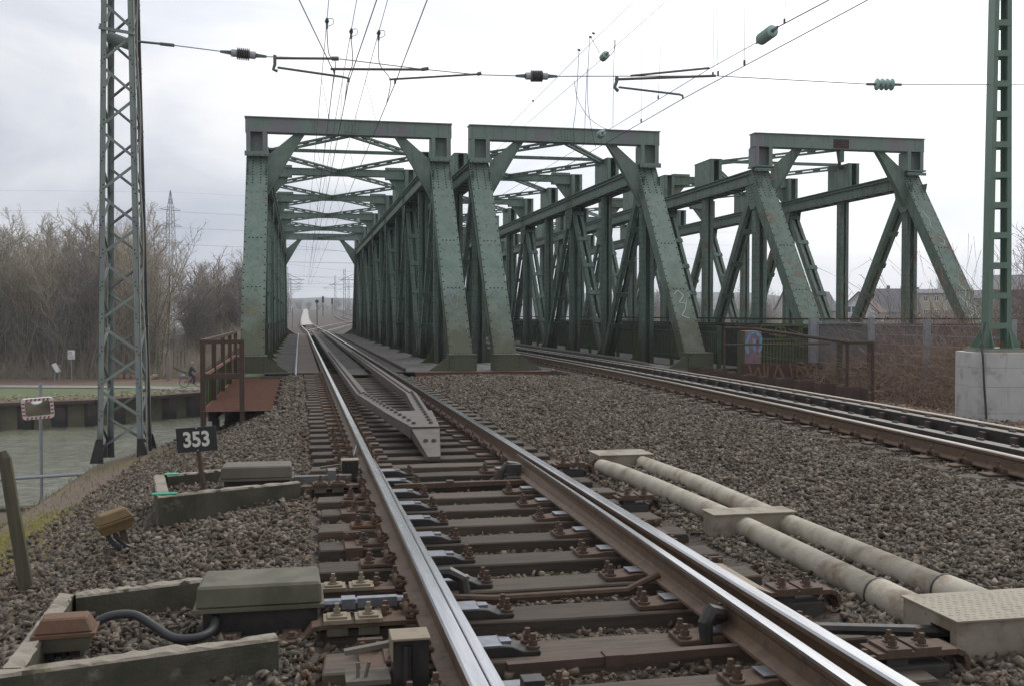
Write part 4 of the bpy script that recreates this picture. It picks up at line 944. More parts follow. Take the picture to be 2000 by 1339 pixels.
mrx, mry = 13.85, 18.7; mzt = .62
mr_ = thing('frame_mast', (mrx, mry, mzt), 'green batten plate mast on the concrete base at right', 'mast')
fo = thing('concrete_foundation', (mrx, mry, -.9), 'pale grey concrete block carrying the right mast', 'foundation')
fr = Matrix.Rotation(R(-14), 3, 'Z')
def fp(a, b_, z): return Vector((mrx, mry, 0)) + fr @ Vector((a, b_, 0)) + Vector((0, 0, z))
mb = MB(); w_ = .64; c_ = .20
pl = [(-w_ + c_, -w_), (w_ - c_, -w_), (w_, -w_ + c_), (w_, w_ - c_), (w_ - c_, w_), (-w_ + c_, w_), (-w_, w_ - c_), (-w_, -w_ + c_)]
zl = -1.2
for i, zt_ in enumerate((-.62, -.10, .28, mzt - .04)):
    mb = MB(); mb.prism([fp(a, b_, zl) for a, b_ in pl], (0, 0, zt_ - zl - .003)); bevel(mb.build('concrete_lift', M['conc_new'], fo), .004); zl = zt_
mb = MB(); mb.prism([fp(a * .78, b_ * .78, mzt - .04) for a, b_ in pl], (0, 0, .05)); mb.build('grout_pad', M['concrete'], fo)
hw0, hw1 = .235, .13; zt0, zt1 = mzt + .02, 11.0
def mw(z): return hw0 + (hw1 - hw0) * (z - zt0) / (zt1 - zt0)
for s_ in (-1, 1):
    p0, p1 = fp(s_ * hw0, 0, zt0), fp(s_ * hw1, 0, zt1); ex, ey = fr @ Vector((s_, 0, 0)), fr @ Vector((0, 1, 0)); mb = MB()
    def plate(o0, o1, e0, e1):
        mb.hexa([p0 + ex * o0 + ey * e0, p0 + ex * o1 + ey * e0, p0 + ex * o1 + ey * e1, p0 + ex * o0 + ey * e1, p1 + ex * o0 + ey * e0, p1 + ex * o1 + ey * e0, p1 + ex * o1 + ey * e1, p1 + ex * o0 + ey * e1])
    plate(-.012, 0, -.17, .17); plate(-.085, -.012, -.17, -.156); plate(-.085, -.012, .156, .17)
    recalc(mb.build('channel', M['mast_new'], mr_))
z = mzt + .42
while z < 10.6:
    for b_ in (-.178, .178):
        mb = MB(); mb.prism([fp(-mw(z) + .01, b_, z), fp(mw(z) - .01, b_, z), fp(mw(z) - .01, b_, z + .12), fp(-mw(z) + .01, b_, z + .12)], fr @ Vector((0, .012 if b_ < 0 else -.012, 0))); recalc(mb.build('batten', M['mast_new'], mr_))
    z += .605
mb = MB(); mb.prism([fp(-.46, -.36, mzt + .012), fp(.46, -.36, mzt + .012), fp(.46, .36, mzt + .012), fp(-.46, .36, mzt + .012)], (0, 0, .025)); mb.build('base_plate', M['mast_new'], mr_)
for s_ in (-1, 1):
    for b_ in (-.165, 0, .165):
        mb = MB(); mb.prism([fp(s_ * hw0, b_, mzt + .04), fp(s_ * (hw0 + .22), b_, mzt + .04), fp(s_ * hw0, b_, mzt + .42)], fr @ Vector((0, .012, 0))); recalc(mb.build('stiffener', M['mast_new'], mr_))
    mb = MB(); mb.prism([fp(s_ * (hw0 - .05), -.17, mzt + .04), fp(s_ * (hw0 - .05), -.36, mzt + .04), fp(s_ * (hw0 - .05), -.17, mzt + .40)], fr @ Vector((.012, 0, 0))); recalc(mb.build('stiffener', M['mast_new'], mr_))
mb = MB()
for a in (-.40, 0, .40):
    q = fp(a, -.30, mzt + .037); mb.cyl(q, q + Vector((0, 0, .07)), .04, 6); mb.cyl(q + Vector((0, 0, .07)), q + Vector((0, 0, .14)), .022, 6)
mb.build('anchor_bolt', M['rustorange'], mr_)
mb = MB(); mb.tube(smooth([fp(-.30, -.19, mzt + .55), fp(-.38, -.32, mzt + .35), fp(-.50, -.55, mzt + .08), fp(-.52, -.66, mzt - .15), fp(-.50, -.67, .0), fp(-.46, -.67, -.5), fp(-.44, -.68, -.9)]), .02, 6); o = mb.build('earth_cable', M['cable']); tag(o, 'black earthing cable hanging down the concrete block at right', 'cable')
mb = MB(); mb.prism([fp(.655, -.45, -1), fp(.78, -.48, -1), fp(.665, -.48, mzt + .08), fp(.655, -.45, mzt + .08)], fr @ Vector((0, .25, 0))); o = recalc(mb.build('cable_guard', M['mast_new'])); tag(o, 'green sloping steel cover plate at the right side of the concrete block', 'cover plate')

# ------------------------------------------------------------------ overhead line
def wire(name, parent, pts, r, m): return MB().tube(pts, r, 5).build(name, m, parent)
span = thing('span_wire', (5, SPY, 6), 'cross span wire with insulators and registration arms between the two masts', 'span wire')
sp = [PY(u, v, SPY) for u, v in ((265, 85), (335, 92), (437, 105), (520, 115), (662, 119), (825, 139), (935, 150), (1010, 152), (1085, 153), (1395, 152), (1690, 168), (1752, 169), (1942, 169))]
wire('wire', span, sp, .009, M['wirethin']); wire('rod', span, [sp[0], sp[0].lerp(sp[1], .8)], .022, M['armgreen']); MB().tube([sp[0].lerp(sp[1], .75), sp[1].lerp(sp[2], .1)], [.03, .03], 6).build('clamp', M['armgreen'], span)
wire('wire', span, [PY(1942, 169, SPY), PY(2400, 172, SPY)], .009, M['wirethin'])
def ribbed(parent, p0, p1, r, rib, n, m, capm):
    p0, p1 = Vector(p0), Vector(p1); a = (p1 - p0); L_ = a.length; a = a / L_; pts = []; rs = []
    mb = MB(); mb.cyl(p0 + a * L_ * .22, p0 + a * L_ * .78, r, 10)
    for i in range(n):
        c = p0 + a * L_ * (.36 + .28 * (i + .5) / n); mb.tube([c - a * .026, c - a * .006, c + a * .006, c + a * .014], [r, rib, rib, r], 14)
    ins = mb.build('insulator', m, parent, smooth=False)
    mb = MB()
    for f0, f1 in ((.24, .36), (.64, .76)): mb.cyl(p0 + a * L_ * f0, p0 + a * L_ * f1, r * 1.45, 10)
    mb.build('end_cap', capm, ins)
    mb = MB(); mb.bar(p0, p0 + a * L_ * .24, .02, .04, w1=.03, h1=.07); mb.bar(p1, p1 - a * L_ * .24, .02, .04, w1=.03, h1=.07); mb.build('clevis', M['armgreen'], ins)
ribbed(span, PY(434, 105, SPY), PY(524, 115, SPY), .045, .105, 7, M['porcelain'], M['inscap']); ribbed(span, PY(1007, 152, SPY), PY(1088, 153, SPY), .045, .105, 7, M['porcelain'], M['inscap'])
glass = bpy.data.materials.new('green_glass'); glass.use_nodes = True; gb_ = glass.node_tree.nodes['Principled BSDF']; gb_.inputs['Base Color'].default_value = (.62, .84, .76, 1); gb_.inputs['Roughness'].default_value = .15; gb_.inputs['Transmission Weight'].default_value = .45; gb_.inputs['IOR'].default_value = 1.3
def glass_string(parent, p0, p1, rr, n):
    p0, p1 = Vector(p0), Vector(p1); a = (p1 - p0); L_ = a.length; a = a / L_
    mb = MB(); mb.bar(p0, p0 + a * L_ * .22, .02, .05); mb.bar(p1 - a * L_ * .22, p1, .02, .05); mb.cyl(p0 + a * L_ * .2, p0 + a * L_ * .8, .028, 8); core = mb.build('core', M['armgreen'], parent)
    for i in range(n):
        c = p0 + a * L_ * (.22 + .56 * (i + .5) / n); h = L_ * .56 / n
        MB().tube([c - a * h * .30, c - a * h * .12, c + a * h * .04, c + a * h * .10, c - a * h * .02], [.035, rr * .62, rr, rr * .96, .04], 18).build('glass_disc', glass, parent, smooth=True)
glass_string(span, PY(1688, 168, SPY), PY(1756, 169, SPY), .12, 4)
def arm(parent, pu, m, r=.022, name='steady_arm'): return wire(name, parent, [PY(u, v, SPY) for u, v in pu], r, m)
arm(span, [(537, 118), (662, 119)], M['armbrown'], .024); arm(span, [(545, 136), (670, 154), (683, 157), (683, 164)], M['armgreen']); arm(span, [(540, 112), (540, 130), (537, 140), (545, 143)], M['armgreen'], .03, 'arm_bracket')
arm(span, [(648, 139), (825, 140)], M['armbrown'], .024); arm(span, [(762, 159), (933, 149)], M['armbrown'], .02)
arm(span, [(655, 139), (655, 146)], M['armbrown'], .02, 'arm_bracket'); arm(span, [(773, 158), (773, 167)], M['armbrown'], .02, 'arm_bracket'); arm(span, [(825, 140), (838, 138)], M['armgreen'], .035, 'arm_bracket'); arm(span, [(650, 119), (664, 119)], M['armgreen'], .04, 'arm_bracket'); arm(span, [(933, 149), (940, 147)], M['armgreen'], .035, 'arm_bracket')
arm(span, [(1230, 152), (1383, 137)], M['armbrown'], .022); arm(span, [(1200, 159), (1395, 152)], M['armbrown'], .026); arm(span, [(1207, 174), (1325, 188), (1331, 190), (1332, 196)], M['armgreen']); arm(span, [(1203, 153), (1203, 162), (1199, 174), (1206, 182)], M['armgreen'], .035, 'arm_bracket')

YS = 150
def line(name, label, group, pts, r, m=None):
    o = MB().tube(pts, r, 5).build(name, m or M['wire']); tag(o, label, name.replace('_', ' '), group); return o
A_, B_, C_, D_ = PY(655, 146, SPY), PY(683, 164, SPY), PY(773, 167, SPY), PY(1332, 196, SPY)
def contact(q, v0u, zfar, xfar, label, dn):
    zc = q.z; n0 = PZ(v0u, 0, zc + .03)
    dirv = n0 - q; n1 = q + dirv * 2.2
    root = thing('contact_wire', q, label, 'overhead wire', 'overhead wires along the tracks')
    end = Vector((xfar, YS, zfar)); mid = q.lerp(end, .12); mid.x = q.x + (xfar - q.x) * .12
    wire('wire', root, [n1, n0, q, mid, end], .0080, M['wire']); return root, n1, q, end
cw = [contact(A_, 585, 5.5, 1.2, 'leftmost contact wire slanting onto the left bridge', 0), contact(B_, 740, 5.5, 1.3, 'contact wire hooked to the lower left steady arm, through the left bridge', 0), contact(C_, 838, 5.5, 1.5, 'contact wire held by the third steady arm above the left track', 0), contact(D_, 1700, 5.5, 8.3, 'contact wire above the right track, onto the middle bridge', 0)]
# messengers along track 1 with clamps, loops and droppers
def messenger(slope, z, vclamp, label, cwire, yend=YS):
    x = slope * (z - HC); root = thing('messenger_wire', (x, SPY, z), label, 'overhead wire', 'overhead wires along the tracks')
    wire('wire', root, [(x, 3, z + .05), (x, SPY, z), (x, 40, z - .15), (x + .1, yend, z)], .006, M['wirethin'])
    d = (z - HC) * FPX / (615 - vclamp); y = d * ct - (582 - 1000) / FPX * 0 - 0; k = ((582 + slope * (615 - vclamp)) - 1000) / FPX; y = d * (ct - k * st)
    mb = MB(); mb.tube([(x, y - .12, z), (x, y, z - .02), (x, y + .1, z)], [.02, .04, .02], 6); mb.tube([(x, y, z - .02), (x, y + .02, z - .14)], .022, 5); mb.tube(smooth([(x, y - .1, z), (x + .10, y - .05, z + .02), (x + .10, y, z - .06), (x, y + .02, z - .1)]), .006, 4); mb.build('clamp', M['armgreen'], root)
    _, n1, q, end = cwire
    def cpt(yy):
        f = (yy - q.y) / (end.y - q.y) if yy > q.y else None
        return q.lerp(end, f) if f is not None else q.lerp(n1, (q.y - yy) / (q.y - n1.y))
    c = cpt(y + 1.5); wire('jumper', root, smooth([(x, y + .02, z - .14), (x + .04, y + .3, z - .5), (c.x + .05, y + 1.2, c.z + .4), (c.x, y + 1.5, c.z)]), .008, M['wire'])
    for yy in (9.5, 13.5, 23, 27, 31.5, 37, 43, 50, 58, 68, 80):
        c = cpt(yy); wire('dropper', root, [(x, yy, z - .02), (c.x, yy, c.z)], .0035, M['wirethin']); MB().cyl((c.x, c.y, c.z - .02), (c.x, c.y, c.z + .06), .014, 5).build('dropper_clip', M['wire'], root)
messenger(.0965, 6.45, 45, 'leftmost thin messenger wire with dark clamp above the left track', cw[0]); messenger(.1836, 6.45, 65, 'middle thin messenger wire with dark clamp above the left track', cw[1]); messenger(.280, 6.45, 68, 'right thin messenger wire with looped clamp above the left track', cw[2])
# wires above the right track
def ray(slope, z, y): return Vector((slope * (z - HC), y, z))
mE = thing('messenger_wire', (7.65, SPY, 6.0), 'messenger wire with large green glass insulators above the right track', 'overhead wire', 'overhead wires along the tracks')
e0 = PZ(1625, 0, 6.05); e1 = PZ(1515, 58, 6.0); e2 = PZ(1474, 88, 6.0); e3 = PY(1383, 138, SPY); e4 = PZ(1196, 251, 5.95); e5 = PZ(1178, 261, 5.95); e6 = PZ(1158, 274, 5.95)
dd = (e0 - e1); wire('wire', mE, [e0 + dd * 2, e0, e1], .010, M['wire']); glass_string(mE, e1, e2, .105, 8); wire('wire', mE, [e2, e3, e4, e5], .007, M['wirethin']); glass_string(mE, e5, e5 + (e6 - e5).normalized() * .5, .10, 5); wire('wire', mE, [e6, (7.9, 60, 6.0), (8.2, YS, 6.0)], .006, M['wirethin'])
mF = thing('messenger_wire', (7.8, 26, 8), 'high thin wire with small green glass insulator over the middle bridge', 'overhead wire', 'overhead wires along the tracks')
f1 = ray(1.16, 8, 25.8); f2 = ray(1.165, 8, 26.25); wire('wire', mF, [ray(1.13, 8.05, 6), f1], .006, M['wirethin']); glass_string(mF, f1 - Vector((0, .1, 0)), f2 + Vector((0, .15, 0)), .10, 5); wire('wire', mF, [f2, ray(1.18, 8, 45), ray(1.2, 8, YS)], .006, M['wirethin'])
mG = thing('messenger_wire', (7.1, 26, 8), 'upper thin wire with two clamps left of the small glass insulator', 'overhead wire', 'overhead wires along the tracks')
wire('wire', mG, [ray(1.03, 8.05, 6), ray(1.057, 8, 24.5), ray(1.12, 8, 45), ray(1.15, 8, YS)], .006, M['wirethin'])
for u, v in ((1158, 70), (1152, 77), (1130, 102), (1041, 200)):
    q = PY(u, v, 26.2 if u > 1100 else 33); MB().cyl(q + Vector((0, -.05, -.02)), q + Vector((0, .06, .02)), .03, 6).build('clamp', M['wire'], mG)
Yj = 24.4
def hang(parent, uvs, r=.007, name='jumper'): return wire(name, parent, smooth([PY(u, v, Yj) for u, v in uvs]), r, M['wire'])
hang(mG, [(1130, 102), (1127, 160), (1124, 215), (1119, 255), (1121, 290)]); hang(mG, [(1151, 77), (1148, 130), (1147, 200), (1155, 258), (1163, 290)]); hang(mG, [(1146, 138), (1143, 200), (1141, 285)]); hang(mF, [(1199, 82), (1197, 150), (1196, 250)], .006); hang(mF, [(1121, 162), (1127, 195), (1147, 230), (1173, 250), (1190, 256)]); hang(mG, [(1152, 77), (1163, 95), (1170, 108)]); hang(mF, [(1200, 82), (1199, 100), (1190, 113), (1182, 112)])
for u0, v0, u1, v1, yy in ((1391, 0, 1390, 150, SPY), (1396, 20, 1400, 148, SPY), (1451, 0, 1451, 128, 15.5), (1250, 0, 1251, 239, 24), (1530, 0, 1528, 48, 16.5), (1288, 95, 1284, 194, 23)):
    wire('dropper', cw[3][0], [PY(u0, v0, yy), PY(u1, v1, yy)], .004, M['wirethin']); q = PY(u1, v1, yy); MB().cyl(q + Vector((0, 0, -.03)), q + Vector((0, 0, .05)), .02, 5).build('dropper_clip', M['wire'], cw[3][0])

# ------------------------------------------------------------------ trackside things, right
def cbox(x0, x1, y0, y1, z1, label, hole=True):
    root = thing('cable_box', ((x0 + x1) / 2, (y0 + y1) / 2, -.3), label, 'cable box', 'steel boxes on the pipe pair')
    mb = MB(); t_ = .012
    mb.box(x0, x1, y1 - t_, y1, -.36, z1); mb.box(x1 - t_, x1, y0 + t_, y1 - t_, -.36, z1); mb.box(x0, x1, y0, y0 + t_, -.36, z1)
    if hole:
        mb.box(x0, x0 + t_, y0 + .012, y0 + .05, -.36, z1); mb.box(x0, x0 + t_, y0 + .20, y1 - .012, -.36, z1); mb.box(x0, x0 + t_, y0 + .05, y0 + .2, z1 - .055, z1)
    else: mb.box(x0, x0 + t_, y0 + t_, y1 - t_, -.36, z1)
    mb.build('body', M['conc_box'], root)
    mb = MB(); mb.box(x0 - .01, x1 + .01, y0 - .015, y1 + .012, z1, z1 + .008); n_ = 18 if y0 < 6 else 0
    for i in range(n_):
        for j in range(12):
            a = x0 + .02 + (x1 - x0 - .04) * (i + .5 * (j % 2)) / n_; b_ = y0 + .01 + (y1 - y0 - .02) * j / 12
            sgn = 1 if (i + j) % 2 else -1; mb.bar((a - .009, b_ - .006 * sgn, z1 + .008), (a + .009, b_ + .006 * sgn, z1 + .008), .004, .0025)
    mb.build('lid', M['conc_box'] if n_ == 0 else mat('chequer_lid', (.215, .185, .135), (.265, .23, .172), 6, .6, c3=(.155, .125, .088), s3=3), root)
    return root
cbox(2.86, 3.62, 4.10, 4.52, -.045, 'large beige steel box with dark opening at the near end of the pipes'); cbox(2.80, 3.40, 6.72, 6.92, -.062, 'narrow beige steel box halfway along the two pipes', False); cbox(2.94, 3.50, 10.0, 10.38, -.09, 'small beige steel box at the far end of the two pipes')
def pipe(pts, label):
    root = thing('conduit_pipe', pts[0], label, 'pipe', 'pale conduit pipes')
    a = Vector(pts[0]); b_ = Vector(pts[1]); sp_ = a.lerp(b_, .22)
    MB().tube([a, sp_], .088, 18).build('collar_section', M['conc_pipe'], root, smooth=True)
    MB().tube([sp_ - (b_ - a).normalized() * .008, sp_ + (b_ - a).normalized() * .004], .091, 18).build('seal_ring', M['cable'], root, smooth=False)
    MB().tube([sp_, b_] + [Vector(p) for p in pts[2:]], [.077] * (len(pts)), 18).build('pipe_run', M['conc_pipe'], root, smooth=True)
pipe([(3.01, 4.50, -.165), (3.03, 6.75, -.155), (3.04, 6.95, -.155), (3.0, 8.6, -.16), (2.92, 9.35, -.15), (2.93, 9.9, -.185)], 'pale conduit pipe on the side nearer the track')
pipe([(3.42, 4.50, -.165), (3.36, 6.75, -.15), (3.36, 6.95, -.15), (3.40, 8.6, -.155), (3.38, 10.02, -.175)], 'pale conduit pipe on the side farther from the track')
mb = MB(); mb.cyl((2.35, 4.44, -.14), (3.1, 4.22, -.14), .028, 8); o = mb.build('drive_rod', M['oil']); tag(o, 'dark steel rod running into the near beige box', 'rod')
def bent_bracket(x0, x1, y, label, z=-.13):
    root = thing('bent_bracket', ((x0 + x1) / 2, y, -.3), label, 'bracket', 'bent steel brackets right of the track')
    mb = MB(); w = .075; prof = [(x0, z), (x1 - .05, z), (x1 - .015, z - .015), (x1, z - .05), (x1 + .005, z - .19)]
    for a, b_ in zip(prof, prof[1:]):
        d_ = Vector((b_[0] - a[0], 0, b_[1] - a[1])).normalized(); n_ = Vector((-d_.z, 0, d_.x)) * .012; q = []
        for p in (Vector((a[0], y, a[1])), Vector((b_[0], y, b_[1]))): q += [p - n_ + Vector((0, -w, 0)), p - n_ + Vector((0, w, 0)), p + n_ + Vector((0, w, 0)), p + n_ + Vector((0, -w, 0))]
        mb.hexa(q)
    recalc(mb.build('strip', M['rust'], root))
    for xx in (x0 + .10, x0 + .24):
        mb = MB(); mb.box(xx - .06, xx + .06, y - .075, y + .075, z + .012, z + .026); mb.build('plate', M['rust'], root)
        for yy in (-.035, .035): mb = MB(); hexbolt(mb, xx + (.015 if yy > 0 else -.01), y + yy, z + .022, .85); mb.build('bolt', M['rust'], root)
    mb = MB(); mb.box(x0 - .1, x1 - .1, y - .09, y + .09, -.36, z - .05); mb.box(x0 + .05, x0 + .15, y - .06, y + .06, z - .05, z - .012); mb.build('block', M['deckdark'], root)
bent_bracket(2.40, 2.83, 4.05, 'bent steel bracket with four bolts in front of the near beige box'); bent_bracket(2.38, 2.78, 5.05, 'bent steel bracket with four bolts beside the right rail, second from the camera'); bent_bracket(2.45, 2.80, 7.9, 'small bent steel bracket beside the middle of the pipes'); bent_bracket(2.40, 2.78, 9.75, 'bent steel bracket before the far small box')
mb = MB(); mb.hexa([(2.28, 4.98, -.085), (2.36, 4.90, -.105), (2.36, 5.55, -.105), (2.28, 5.5, -.085), (2.28, 4.98, -.078), (2.36, 4.90, -.098), (2.36, 5.55, -.098), (2.28, 5.5, -.078)]); o = mb.build('cover_strip', M['beige']); tag(o, 'thin beige cover strip beside the right rail', 'cover')

# low corrugated wall, lettered plate, posts and fences
sw = corrugated((10.55, 17.9), (10.45, 26.6), -1.2, lambda f: -.06 + .02 * math.sin(f * 9), .85, .28, 1).build('low_sheet_wall', M['rustdark']); tag(sw, 'low wavy rusty sheet pile wall beside the right track', 'wall')
mb = MB(); mb.box(12.1, 14.55, 27.0, 27.03, -.62, -.03); lp = mb.build('lettered_plate', M['rustdark']); tag(lp, 'rusty steel plate with faded yellow painted letters', 'plate'); ORG[lp.name] = Vector((0, 0, 0))
ypaint = mat('rusty_yellow_paint', (.25, .15, .065), (.16, .09, .045), 12, .8)
for pts in ([(.15, .42), (.28, .02), (.42, .40), (.52, .05)], [(.60, .42), (.62, .05)], [(.72, .40), (.70, .03)], [(.88, .02), (1.02, .44), (1.22, .0)], [(1.38, .44), (1.46, .04)], [(1.60, .02), (1.60, .42), (1.85, .06), (2.06, .42), (2.18, .44), (2.22, 0)]):
    stroke(lp, (12.1, 26.998, -.49), (1, 0, 0), (0, 0, 1), (0, -1, 0), pts, .055, ypaint, 'letter')
gbx = thing('graffiti_pillar', (12.45, 27.3, -.6), 'short concrete pillar with blue and pink graffiti', 'pillar')
gmat = mat('graffiti', (.24, .20, .185), (.17, .14, .145), 5, .8, c3=(.33, .13, .22), s3=4, t3=(.58, .63)); mb = MB(); mb.box(12.19, 12.70, 27.2, 27.5, -.6, .88); bevel(mb.build('body', gmat, gbx), .02)
mb = MB(); mb.box(12.12, 12.20, 27.17, 27.5, -.6, .87); mb.build('edge_strip', M['wood'], gbx)
bl = mat('blue_spray', (.16, .27, .42), (.24, .35, .47), 6, .8); pk = mat('pink_spray', (.36, .10, .22), (.30, .13, .2), 6, .8)
def stroke_poly(parent, p0, pts, w, m): return stroke(parent, p0, (1, 0, 0), (0, 0, 1), (0, -1, 0), pts, w, m, 'spray_line')
stroke_poly(gbx, (12.19, 27.199, -.25), [(.12, .5), (.05, .75), (.18, 1.05), (.34, 1.1), (.5, .95), (.5, .65), (.4, .5), (.3, .65), (.3, .9)], .09, bl); stroke_poly(gbx, (12.19, 27.197, -.25), [(.35, .75), (.42, .85), (.38, .6), (.3, .3), (.42, .1)], .05, pk)
# rails, posts
rr_ = thing('sloping_handrail', (12.5, 25.5, -.3), 'dark rusty handrail sloping down towards the brambles', 'handrail')
h0 = PD(1415, 640, 28.5); h1 = PD(1470, 642, 28); h2 = PD(1655, 668, 25); h3 = PD(1705, 668, 24.5)
MB().tube([h0, h1, h2], .045, 6).build('rail', M['rustdark'], rr_); MB().tube([h2, h3], .04, 6).build('rail', M['wood'], rr_); k0 = PD(1415, 673, 28.5); k1 = PD(1620, 671, 25.5); MB().tube([k0, k1], .03, 6).build('rail', M['wood'], rr_)
for p in (h0, h2, h3): MB().bar((p.x, p.y, -.9), (p.x, p.y, p.z), .055, .055, (0, 1, 0)).build('post', M['rustdark'], rr_)
# green railing of the footway between the bridges
rl = thing('green_railing', (12.0, 50, -.3), 'old dark green baluster railing along the footway beside the middle bridge', 'railing')
X0r = 11.95
for z in (.98, .80, .02): MB().bar((X0r, 28.4, z), (X0r, 82, z), .05, .05).build('rail', M['green_dark'], rl)
p_ = MB(); p_.box(-.012, .012, -.012, .012, .02, .80); BAL = p_.mesh('baluster', M['green_dark']); p_ = MB(); p_.box(-.05, .05, -.05, .05, -.35, 1.0); RPO = p_.mesh('post', M['green_dark'])
y = 28.4; i = 0
while y < 64:
    inst('post' if i % 14 == 0 else 'baluster', RPO if i % 14 == 0 else BAL, rl, Vector((X0r, y, 0)) - ORG[rl.name]); y += .14; i += 1
MB().box(X0r - .3, X0r + 1.6, 28.4, 84, -.36, -.3).build('footway', M['deckdark'], rl)
orn = thing('ornate_railing', (14, 27.6, -.3), 'mossy green ornate railing with square motifs before the right bridge', 'railing')
oz = [1.02, .62, -.28]; oy = 27.75; ox0, ox1 = 12.95, 14.75
om = mat('mossy_green_paint', (.10, .125, .035), (.07, .10, .05), 6, .7)
for z in oz: MB().bar((ox0, oy, z), (ox1, oy, z), .06, .05).build('rail', om, orn)
for j, x in enumerate(np.linspace(ox0, ox1, 19)): MB().box(x - .02, x + .02, oy - .02, oy + .02, -.6, 1.0 if j % 6 == 0 else .62).build('baluster', om, orn)
for x in (13.55, 14.35):
    mb = MB()
    for a, b_ in (((-.14, .70), (.14, .70)), ((.14, .70), (.14, .96)), ((.14, .96), (-.14, .96)), ((-.14, .96), (-.14, .70))): mb.bar((x + a[0], oy, a[1]), (x + b_[0], oy, b_[1]), .04, .05, (0, 1, 0))
    mb.build('square_motif', om, orn)
MB().bar((ox0 + .8, oy + .2, -.35), (ox1 + .6, oy + .2, -.5), .1, .12).build('lower_beam', M['green_dark'], orn)
# parapet in front of the right bridge and mesh fence
pp = thing('parapet', (20, 27.4, .4), 'long dark parapet with double handrail before the right bridge', 'parapet')
for z, h_ in ((1.20, .05), (1.02, .06)): MB().bar((12.4, 28.15, z), (44, 28.15, z), .07, h_).build('handrail', M['deckdark'], pp); MB().bar((14.7, 28.2, z), (14.7, 84, z), .07, h_).build('handrail', M['deckdark'], pp)
MB().box(14.72, 14.75, 28.25, 84, -1.4, .98).build('panel', M['deckdark'], pp); MB().box(11.9, 14.72, 28.3, 28.33, -1.4, -.22).build('panel', M['green_dark'], pp)
MB().box(14.75, 44, 28.17, 28.2, -.8, .98).build('panel', mat('grey_mesh_panel', (.13, .135, .14), (.17, .172, .175), 6, .8), pp)
fm = thing('mesh_fence', (15.2, 25.5, -.8), 'galvanised wire mesh fence with grey posts beside the brambles', 'fence')
FP = [Vector((14.35, 27.3, 0)), Vector((15.15, 25.6, 0)), Vector((15.25, 23.2, 0)), Vector((15.7, 20.6, 0))]
FW = [.12, .075, .075, .06]
for p, w_ in zip(FP, FW): MB().box(p.x - w_, p.x + w_, p.y - w_ * .7, p.y + w_ * .7, -.9, 1.22).build('post', M['grey'], fm)
mb = MB(); a, b_ = FP[0], FP[1]; n_ = 44
for i in range(n_ + 1):
    p = a.lerp(b_, i / n_); mb.bar(p + Vector((0, 0, -.7)), p + Vector((0, 0, 1.1)), .005, .005, (0, 1, 0))
for i in range(42): z = -.7 + i * .0435; mb.bar(a + Vector((0, 0, z)), b_ + Vector((0, 0, z)), .005, .005)
mb.build('mesh_panel', M['wirethin'], fm, kind='stuff')
for a, b_ in zip(FP[1:], FP[2:]):
    for z in (1.05, .8, .55, .3, .05, -.2, -.45): MB().bar(a + Vector((0, 0, z)), b_ + Vector((0, 0, z)), .012, .02).build('fence_wire', M['grey'], fm)
MB().bar(FP[0] + Vector((.1, 0, 1.1)), FP[1] + Vector((0, 0, 1.1)), .03, .04).build('top_rail', M['grey'], fm)
fg = thing('field_gate', (15.6, 24.4, -.8), 'brown timber frame standing behind the mesh fence', 'gate')
g0, g1 = PD(1655, 670, 27.2), PD(1705, 668, 27.2)
for p in (PD(1640, 668, 27.2), PD(1700, 668, 27.2)): MB().bar((p.x, p.y, -.9), (p.x, p.y, .62), .12, .1, (0, 1, 0)).build('post', M['wood'], fg)
for z in (.6, -.1): a, b_ = PD(1635, 668, 27.15), PD(1706, 668, 27.15); MB().bar((a.x, a.y, z), (b_.x, b_.y, z), .08, .1).build('rail', M['wood'], fg)
# ------------------------------------------------------------------ canal bank things
mi_ = thing('traffic_mirror', PD(72, 900, 28), 'framed traffic mirror with red and white border on a grey pole', 'mirror')
mp0 = PD(72, 797, 28); mi_.location.z = -4.6; ORG[mi_.name] = Vector(mi_.location)
MB().cyl((mp0.x + .05, mp0.y + .08, -4.6), (mp0.x + .05, mp0.y + .08, mp0.z + .66), .045, 8).build('pole', M['grey'], mi_)
fR = Matrix.Rotation(R(8), 3, 'Z') @ Matrix.Rotation(R(-4), 3, 'Y') @ Matrix.Rotation(R(13), 3, 'X')
def mw_(a, b_, c): return mp0 + fR @ Vector((a, b_, c))
def rrect(w, h, r, n=4):
    o_ = []
    for cx__, cz, a0 in ((w - r, h - r, 0), (-w + r, h - r, 90), (-w + r, -h + r, 180), (w - r, -h + r, 270)):
        for i in range(n + 1): a = R(a0 + 90 * i / n); o_.append((cx__ + r * math.cos(a), cz + r * math.sin(a)))
    return o_
mb = MB(); o1, o2 = rrect(.395, .295, .09), rrect(.315, .215, .05); n_ = len(o1); vs = [mw_(a, y, b_) for y in (-.03, .03) for ring in (o1, o2) for a, b_ in ring]; fs = []; ms = []
for j in range(n_):
    k = (j + 1) % n_; fs += [(j, n_ + j, n_ + k, k), (2 * n_ + j, 2 * n_ + k, 3 * n_ + k, 3 * n_ + j), (j, k, 2 * n_ + k, 2 * n_ + j), (n_ + j, 3 * n_ + j, 3 * n_ + k, n_ + k)]
mb.add(vs, fs); mb.build('frame', M['white'], mi_)
mb = MB()
def stripe(c, d_, w):
    for sg in (-1, 1):
        pass
for i in range(6):
    x = -.26 + i * .104
    for sz_ in (-1, 1): mb.prism([mw_(x - .024, -.033, sz_ * .222), mw_(x + .024, -.033, sz_ * .222), mw_(x + .024 + .025 * sz_, -.033, sz_ * .287), mw_(x - .024 + .025 * sz_, -.033, sz_ * .287)], fR @ Vector((0, .002, 0)))
